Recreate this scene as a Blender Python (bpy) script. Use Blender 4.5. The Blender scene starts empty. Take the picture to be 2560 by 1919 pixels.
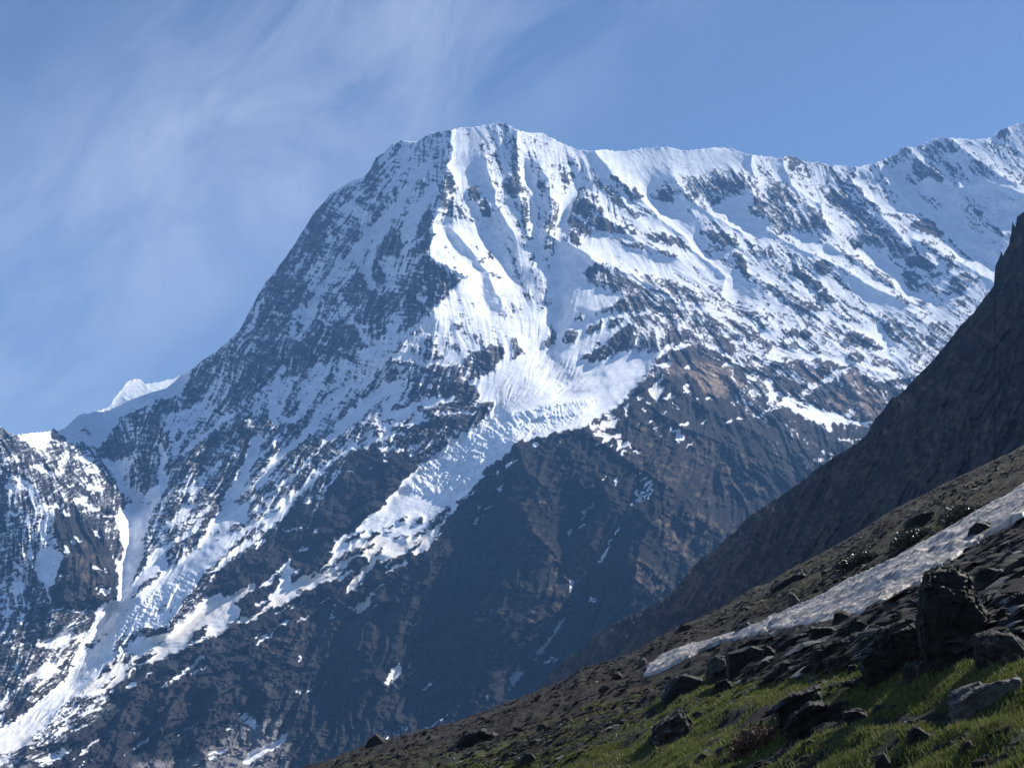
import bpy, bmesh, math, random
import numpy as np
from mathutils import Vector
scene = bpy.context.scene
R_ = math.radians
# ------------------------------------------------------------------ camera, sky, sun, exposure
PITCH = R_(13.0)
TH = math.tan(R_(22.5))
cam = bpy.data.cameras.new('camera'); cam.sensor_fit = 'HORIZONTAL'
cam.angle = R_(45.0); cam.clip_start = 0.1; cam.clip_end = 40000
co = bpy.data.objects.new('camera', cam); scene.collection.objects.link(co)
co.location = (0, 0, 0); co.rotation_euler = (math.pi/2 + PITCH, 0, 0)
scene.camera = co
SUN_AZ, SUN_EL = R_(58.0), R_(42.0)          # azimuth clockwise from the view direction (+Y)
SUN_DIR = Vector((math.sin(SUN_AZ)*math.cos(SUN_EL), math.cos(SUN_AZ)*math.cos(SUN_EL), math.sin(SUN_EL)))
sl = bpy.data.lights.new('sun', 'SUN'); sl.energy = 5.0; sl.angle = R_(0.53); sl.color = (1.0, 0.955, 0.89)
so = bpy.data.objects.new('sun', sl); scene.collection.objects.link(so)
so.rotation_euler = (-SUN_DIR).to_track_quat('-Z', 'Y').to_euler()
so.location = (0, 0, 50)

world = bpy.data.worlds.new('World'); scene.world = world; world.use_nodes = True
nt = world.node_tree; nt.nodes.clear(); N = nt.nodes; LK = nt.links
sky = N.new('ShaderNodeTexSky'); sky.sky_type = 'NISHITA'; sky.sun_disc = False
sky.sun_elevation = SUN_EL; sky.sun_rotation = SUN_AZ
sky.altitude = 3600; sky.air_density = 1.0; sky.dust_density = 0.3; sky.ozone_density = 2.0
tc = N.new('ShaderNodeTexCoord')
def wmath(op, a, b=None, clamp=False):
    n = N.new('ShaderNodeMath'); n.operation = op; n.use_clamp = clamp
    for i, v in enumerate((a, b)):
        if v is None: continue
        if isinstance(v, (int, float)): n.inputs[i].default_value = v
        else: LK.new(v, n.inputs[i])
    return n.outputs[0]
# thin cirrus: streaks on a sky chart centred on north (x/y, z/y), drawn out along one heading, with a clear eastern edge
sep = N.new('ShaderNodeSeparateXYZ'); LK.new(tc.outputs['Generated'], sep.inputs[0])
yy_ = wmath('MAXIMUM', sep.outputs[1], 0.05)
cx = wmath('DIVIDE', sep.outputs[0], yy_); cz = wmath('DIVIDE', sep.outputs[2], yy_)
com = N.new('ShaderNodeCombineXYZ'); LK.new(cx, com.inputs[0]); LK.new(cz, com.inputs[1])
def sky_noise(rot, scl, scale, detail, rough, dist):
    m = N.new('ShaderNodeMapping'); m.vector_type = 'TEXTURE'; m.inputs['Rotation'].default_value = (0, 0, R_(rot)); m.inputs['Scale'].default_value = scl
    LK.new(com.outputs[0], m.inputs[0])
    n = N.new('ShaderNodeTexNoise'); n.inputs['Scale'].default_value = scale; n.inputs['Detail'].default_value = detail
    n.inputs['Roughness'].default_value = rough; n.inputs['Distortion'].default_value = dist
    LK.new(m.outputs[0], n.inputs['Vector']); return n.outputs['Fac']
def sstep(x, a, b):
    m = N.new('ShaderNodeMapRange'); m.interpolation_type = 'SMOOTHSTEP'; m.inputs[1].default_value = a; m.inputs[2].default_value = b
    LK.new(x, m.inputs[0]); return m.outputs[0]
edge = wmath('ADD', wmath('MULTIPLY', wmath('ADD', cx, 0.244), -0.60), wmath('MULTIPLY', wmath('SUBTRACT', cz, 0.303), 0.80))
wisp = sky_noise(50, (2.2, 1.0, 1.0), 11.0, 10, .62, .7)
lump = sky_noise(35, (1.5, 1.0, 1.0), 3.6, 4, .5, .3)
edge = wmath('ADD', edge, wmath('MULTIPLY', wmath('SUBTRACT', lump, 0.5), 0.22))
band = wmath('MULTIPLY', sstep(edge, -0.13, 0.11), wmath('SUBTRACT', 1.0, wmath('MULTIPLY', sstep(edge, 0.12, 0.32), 0.85)))
dens = wmath('ADD', wmath('MULTIPLY', wmath('SUBTRACT', wisp, 0.5), 1.9), wmath('ADD', wmath('MULTIPLY', wmath('SUBTRACT', lump, 0.5), 1.3), 0.50))
dens = wmath('MULTIPLY', wmath('MULTIPLY', dens, band, True), 0.58, clamp=True)
mix = N.new('ShaderNodeMix'); mix.data_type = 'RGBA'
LK.new(dens, mix.inputs['Factor'])
LK.new(sky.outputs[0], mix.inputs['A'])
mix.inputs['B'].default_value = (6.2, 6.6, 7.8, 1)
bg = N.new('ShaderNodeBackground'); bg.inputs['Strength'].default_value = 0.080
LK.new(mix.outputs['Result'], bg.inputs['Color'])
wo = N.new('ShaderNodeOutputWorld'); LK.new(bg.outputs[0], wo.inputs['Surface'])
vs = scene.view_settings
scene.display_settings.display_device = 'sRGB'
vs.view_transform = 'Standard'; vs.look = 'None'; vs.gamma = 1.0; vs.use_curve_mapping = False
vs.exposure = 0.82
scene.cycles.use_denoising = True
scene.cycles.max_bounces = 4; scene.cycles.diffuse_bounces = 2; scene.cycles.volume_bounces = 0

# ------------------------------------------------------------------ image-coordinate helpers
rng = np.random.default_rng(11)
TILE = {'A': (640, 300), 'B': (1280, 300), 'C': (1920, 300), 'D': (0, 780), 'E': (640, 780), 'F': (1280, 780),
        'G': (1920, 780), 'H': (0, 1260), 'I': (640, 1260), 'J': (1280, 1260), 'K': (1920, 1260), 'L': (0, 1440)}
TS = {k: (v[0], v[1], 640/2211.0) for k, v in TILE.items()}
TS['P'] = (0, 0, 1.1573); TS['Q'] = (0, 960, 0.5787); TS['R'] = (1280, 960, 0.5787)
def pts(t, toks):
    ox, oy, s = TS[t]
    a = np.array([[float(q) for q in k.split(',')] for k in toks], dtype=np.float64)
    return a*s + np.array([ox, oy])
def S(t, text): return pts(t, text.split())
def raydir(X, Y):
    """image pixel coordinates -> camera ray: azimuth slope a = x/y and elevation slope e = z/horizontal distance"""
    a = (np.asarray(X, float) - 1280)/1280*TH; b = (959.5 - np.asarray(Y, float))/1280*TH
    dx = a; dy = math.cos(PITCH) - b*math.sin(PITCH); dz = math.sin(PITCH) + b*math.cos(PITCH)
    h = np.sqrt(dx*dx + dy*dy)
    return dx/h, dy/h, dz/h
# raster the image-coordinate outlines and strokes are painted on
RS = 0.8; X0, Y0, X1, Y1 = -160, 240, 2720, 1990
W, H = int((X1 - X0)*RS), int((Y1 - Y0)*RS)
def tor(p): return (p - np.array([X0, Y0]))*RS
def box1(a, r, ax):
    if r < 1: return a
    pad = [(0, 0), (0, 0)]; pad[ax] = (r + 1, r)
    c = np.cumsum(np.pad(a, pad, mode='edge'), axis=ax, dtype=np.float64)
    n = a.shape[ax]; k = 2*r + 1
    hi = np.take(c, range(k, k + n), ax); lo = np.take(c, range(0, n), ax)
    return ((hi - lo)/k).astype(np.float32)
def blur(a, s):
    """three box passes, close to a gaussian of deviation s"""
    a = a.astype(np.float32)
    if s < 0.3: return a
    tot = s*s*12/3.0
    r = (math.sqrt(tot + 1) - 1)/2
    r0 = int(r); f = r - r0
    for ax in (0, 1):
        for _ in range(3):
            b0 = box1(a, r0, ax)
            a = b0 if f < 0.02 else (1 - f)*b0 + f*box1(a, r0 + 1, ax)
    return a
def unit(a):
    a = a - a.mean(); return (a/(a.std() + 1e-9)).astype(np.float32)
def noise(s, shape=None):
    shape = shape or (H, W)
    if s > 6:   # make on a coarse grid
        k = max(1, int(s/3)); hh, ww = shape[0]//k + 8, shape[1]//k + 8
        c = unit(blur(rng.standard_normal((hh, ww)), s/k))
        return upsample(c, k, shape)
    return unit(blur(rng.standard_normal(shape), s))
def bilin(a, x, y):
    x = np.clip(x, 0, a.shape[1] - 1.001); y = np.clip(y, 0, a.shape[0] - 1.001)
    xi = x.astype(np.int32); yi = y.astype(np.int32); fx = (x - xi).astype(np.float32); fy = (y - yi).astype(np.float32)
    f = a.ravel(); w = a.shape[1]; i = yi*w + xi
    return (f[i]*(1 - fx) + f[i + 1]*fx)*(1 - fy) + (f[i + w]*(1 - fx) + f[i + w + 1]*fx)*fy
def upsample(c, k, shape):
    yy, xx = np.mgrid[0:shape[0], 0:shape[1]]
    return bilin(c, xx/k + 2.0, yy/k + 2.0).astype(np.float32)
def poly_mask(p, sub=None):
    """coverage of one outline, returns (slices, mask)"""
    x0 = max(int(p[:, 0].min()) - 2, 0); x1 = min(int(p[:, 0].max()) + 3, W)
    y0 = max(int(p[:, 1].min()) - 2, 0); y1 = min(int(p[:, 1].max()) + 3, H)
    if x1 <= x0 or y1 <= y0: return None
    m = np.zeros((y1 - y0, x1 - x0), np.float32)
    for oy in (0.25, 0.75):
        ys = np.arange(y0, y1) + oy
        for ox in (0.25, 0.75):
            xs = np.arange(x0, x1) + ox
            ins = np.zeros(m.shape, bool)
            for i in range(len(p)):
                ax, ay = p[i - 1]; bx, by = p[i]
                if ay == by: continue
                c = ((ay <= ys) & (ys < by)) | ((by <= ys) & (ys < ay))
                if not c.any(): continue
                xi = ax + (ys[c] - ay)*(bx - ax)/(by - ay)
                ins[c] ^= xs[None, :] < xi[:, None]
            m += ins
    return (slice(y0, y1), slice(x0, x1)), m/4
def line_dist(p, reach):
    x0 = max(int(p[:, 0].min() - reach), 0); x1 = min(int(p[:, 0].max() + reach) + 1, W)
    y0 = max(int(p[:, 1].min() - reach), 0); y1 = min(int(p[:, 1].max() + reach) + 1, H)
    if x1 <= x0 or y1 <= y0: return None
    yy, xx = np.mgrid[y0:y1, x0:x1].astype(np.float32)
    d = np.full(xx.shape, 1e9, np.float32)
    for i in range(len(p) - 1):
        a = p[i]; b = p[i + 1]; v = b - a; L = float(v @ v) + 1e-9
        t = np.clip(((xx - a[0])*v[0] + (yy - a[1])*v[1])/L, 0, 1)
        d = np.minimum(d, np.hypot(xx - a[0] - t*v[0], yy - a[1] - t*v[1]))
    return (slice(y0, y1), slice(x0, x1)), d
def paint(layer, t, kind, val, w, toks):
    p = tor(pts(t, toks))
    if kind == 'p':
        r = poly_mask(p)
        if r is None: return
        sl_, m = r
    else:
        hw = w*TS[t][2]*RS/2
        r = line_dist(p, hw + 3)
        if r is None: return
        sl_, d = r
        m = np.clip((hw - d) + 0.5, 0, 1)
    layer[sl_] = layer[sl_]*(1 - m) + val*m
def run_ops(layer, text, soft_first=0):
    for n, ln in enumerate(text.strip().split('\n')):
        k = ln.split()
        if k[1] == 'p': paint(layer, k[0], 'p', float(k[2]), 0, k[3:])
        else: paint(layer, k[0], 's', float(k[2]), float(k[3]), k[4:])
        if n + 1 == soft_first: layer[:] = blur(layer, 9)
def fast_interp(xs, poly):
    o = np.argsort(poly[:, 0], kind='stable'); return np.interp(xs, poly[o, 0], poly[o, 1])
def tps(cp, val, gx, gy, smooth=1e-3):
    """thin-plate surface through image points with estimated distances"""
    c = cp/1000.0; n = len(c)
    def phi(r2): return 0.5*r2*np.log(r2 + 1e-9)
    K = phi(((c[:, None] - c[None])**2).sum(-1)) + smooth*np.eye(n)
    Pm = np.c_[np.ones(n), c]
    A = np.zeros((n + 3, n + 3)); A[:n, :n] = K; A[:n, n:] = Pm; A[n:, :n] = Pm.T
    sol = np.linalg.solve(A, np.r_[val, 0, 0, 0])
    g = np.stack([gx.ravel(), gy.ravel()], -1)/1000.0
    out = np.zeros(len(g))
    for i in range(0, len(g), 20000):
        q = g[i:i + 20000]
        out[i:i + 20000] = phi(((q[:, None] - c[None])**2).sum(-1)) @ sol[:n] + sol[n] + q @ sol[n + 1:]
    return out.reshape(gx.shape)
def lic(n, fx, fy, L, step=1.4):
    """noise smeared along the fall lines"""
    yy, xx = np.mgrid[0:H, 0:W].astype(np.float32)
    acc = n.copy(); cnt = 1
    for sgn in (1, -1):
        x = xx.copy(); y = yy.copy()
        for _ in range(L):
            xi = np.clip(x, 0, W - 1).astype(np.int32); yi = np.clip(y, 0, H - 1).astype(np.int32)
            i = yi*W + xi
            x += sgn*step*fx.ravel()[i]; y += sgn*step*fy.ravel()[i]
            xi = np.clip(x, 0, W - 1).astype(np.int32); yi = np.clip(y, 0, H - 1).astype(np.int32)
            acc += n.ravel()[yi*W + xi]; cnt += 1
    return unit(acc)
def smooth(e0, e1, x):
    t = np.clip((x - e0)/(e1 - e0), 0, 1); return t*t*(3 - 2*t)
def lerp3(a, c, m): return a*(1 - m[:, None]) + np.asarray(c, np.float32)[None]*m[:, None]
def mesh_from_grid(name, P, cols, mat, rows, ncol, keep=None, extra=None):
    """P (rows*ncol,3) -> one mesh; keep: mask of quads"""
    idx = np.arange(rows*ncol).reshape(rows, ncol)
    q = np.stack([idx[:-1, :-1], idx[:-1, 1:], idx[1:, 1:], idx[1:, :-1]], -1).reshape(-1, 4)
    if keep is not None:
        q = q[keep.ravel()]
        used = np.zeros(rows*ncol, bool); used[q.ravel()] = True
        mp_ = np.cumsum(used) - 1; q = mp_[q]; P = P[used]
        if cols is not None: cols = cols[used]
    me = bpy.data.meshes.new(name)
    me.vertices.add(len(P)); me.vertices.foreach_set('co', P.astype(np.float32).ravel())
    me.loops.add(q.size); me.loops.foreach_set('vertex_index', q.astype(np.int32).ravel())
    me.polygons.add(len(q)); me.polygons.foreach_set('loop_start', np.arange(0, q.size, 4, dtype=np.int32))
    me.polygons.foreach_set('loop_total', np.full(len(q), 4, np.int32))
    me.update(calc_edges=True)
    me.polygons.foreach_set('use_smooth', np.ones(len(q), bool))
    if cols is not None:
        at = me.color_attributes.new('tint', 'FLOAT_COLOR', 'POINT')
        if cols.shape[1] == 3: cols = np.c_[cols, np.ones(len(cols), np.float32)]
        at.data.foreach_set('color', cols.astype(np.float32).ravel())
    me.materials.append(mat)
    o = bpy.data.objects.new(name, me); scene.collection.objects.link(o)
    return o
def tagk(o, kind=None, label=None, cat=None, group=None):
    if kind: o['kind'] = kind
    if label: o['label'] = label
    if cat: o['category'] = cat
    if group: o['group'] = group
    return o
# ------------------------------------------------------------------ materials
class MatB:
    def __init__(s, name):
        s.m = bpy.data.materials.new(name); s.m.use_nodes = True; s.nt = s.m.node_tree; s.nt.nodes.clear()
        s.out = s.n('ShaderNodeOutputMaterial'); s.b = s.n('ShaderNodeBsdfPrincipled'); s.l(s.b.outputs[0], s.out.inputs['Surface'])
    def n(s, t): return s.nt.nodes.new(t)
    def l(s, a, b): s.nt.links.new(a, b)
    def noise(s, scale, detail=6, rough=.6, vec=None, dist=0):
        k = s.n('ShaderNodeTexNoise'); k.inputs['Scale'].default_value = scale; k.inputs['Detail'].default_value = detail
        k.inputs['Roughness'].default_value = rough; k.inputs['Distortion'].default_value = dist
        if vec is not None: s.l(vec, k.inputs['Vector'])
        return k.outputs['Fac']
    def coord(s, scale=None, rot=None, kind='Object'):
        c = s.n('ShaderNodeTexCoord'); v = c.outputs[kind]
        if scale or rot:
            m = s.n('ShaderNodeMapping'); s.l(v, m.inputs[0])
            if scale: m.inputs['Scale'].default_value = scale
            if rot: m.inputs['Rotation'].default_value = rot
            v = m.outputs[0]
        return v
    def ramp(s, f, stops):
        r = s.n('ShaderNodeValToRGB'); s.l(f, r.inputs[0]); e = r.color_ramp.elements
        while len(e) < len(stops): e.new(0.5)
        for i, (p, c) in enumerate(stops):
            e[i].position = p; e[i].color = (c, c, c, 1) if isinstance(c, (int, float)) else (*c, 1)
        return r.outputs[0]
    def mix(s, f, a, b, blend='MIX'):
        m = s.n('ShaderNodeMix'); m.data_type = 'RGBA'; m.blend_type = blend
        for sock, v in ((m.inputs['Factor'], f), (m.inputs['A'], a), (m.inputs['B'], b)):
            if isinstance(v, (int, float)): sock.default_value = v
            elif isinstance(v, tuple): sock.default_value = (*v, 1)
            else: s.l(v, sock)
        return m.outputs['Result']
    def attr(s, name='tint'):
        a = s.n('ShaderNodeAttribute'); a.attribute_name = name; return a.outputs['Color']
    def bump(s, h, dist, strength=1.0, normal=None):
        b = s.n('ShaderNodeBump'); b.inputs['Strength'].default_value = strength; b.inputs['Distance'].default_value = dist
        s.l(h, b.inputs['Height'])
        if normal is not None: s.l(normal, b.inputs['Normal'])
        return b.outputs[0]
    def fin(s, col=None, rough=.8, normal=None, spec=.3):
        if col is not None:
            if isinstance(col, tuple): s.b.inputs['Base Color'].default_value = (*col, 1)
            else: s.l(col, s.b.inputs['Base Color'])
        if isinstance(rough, (int, float)): s.b.inputs['Roughness'].default_value = rough
        else: s.l(rough, s.b.inputs['Roughness'])
        s.b.inputs['Specular IOR Level'].default_value = spec
        if normal is not None: s.l(normal, s.b.inputs['Normal'])
        return s.m
def mountain_mat():
    k = MatB('mountain_surface'); v = k.coord()
    g = k.noise(0.02, 8, .65, v)
    col = k.mix(1.0, k.attr(), k.ramp(g, [(.3, .82), (.7, 1.1)]), 'MULTIPLY')
    nb = k.bump(k.noise(0.09, 6, .7, v), 2.2, .55)
    return k.fin(col, .95, nb, .03)

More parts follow.
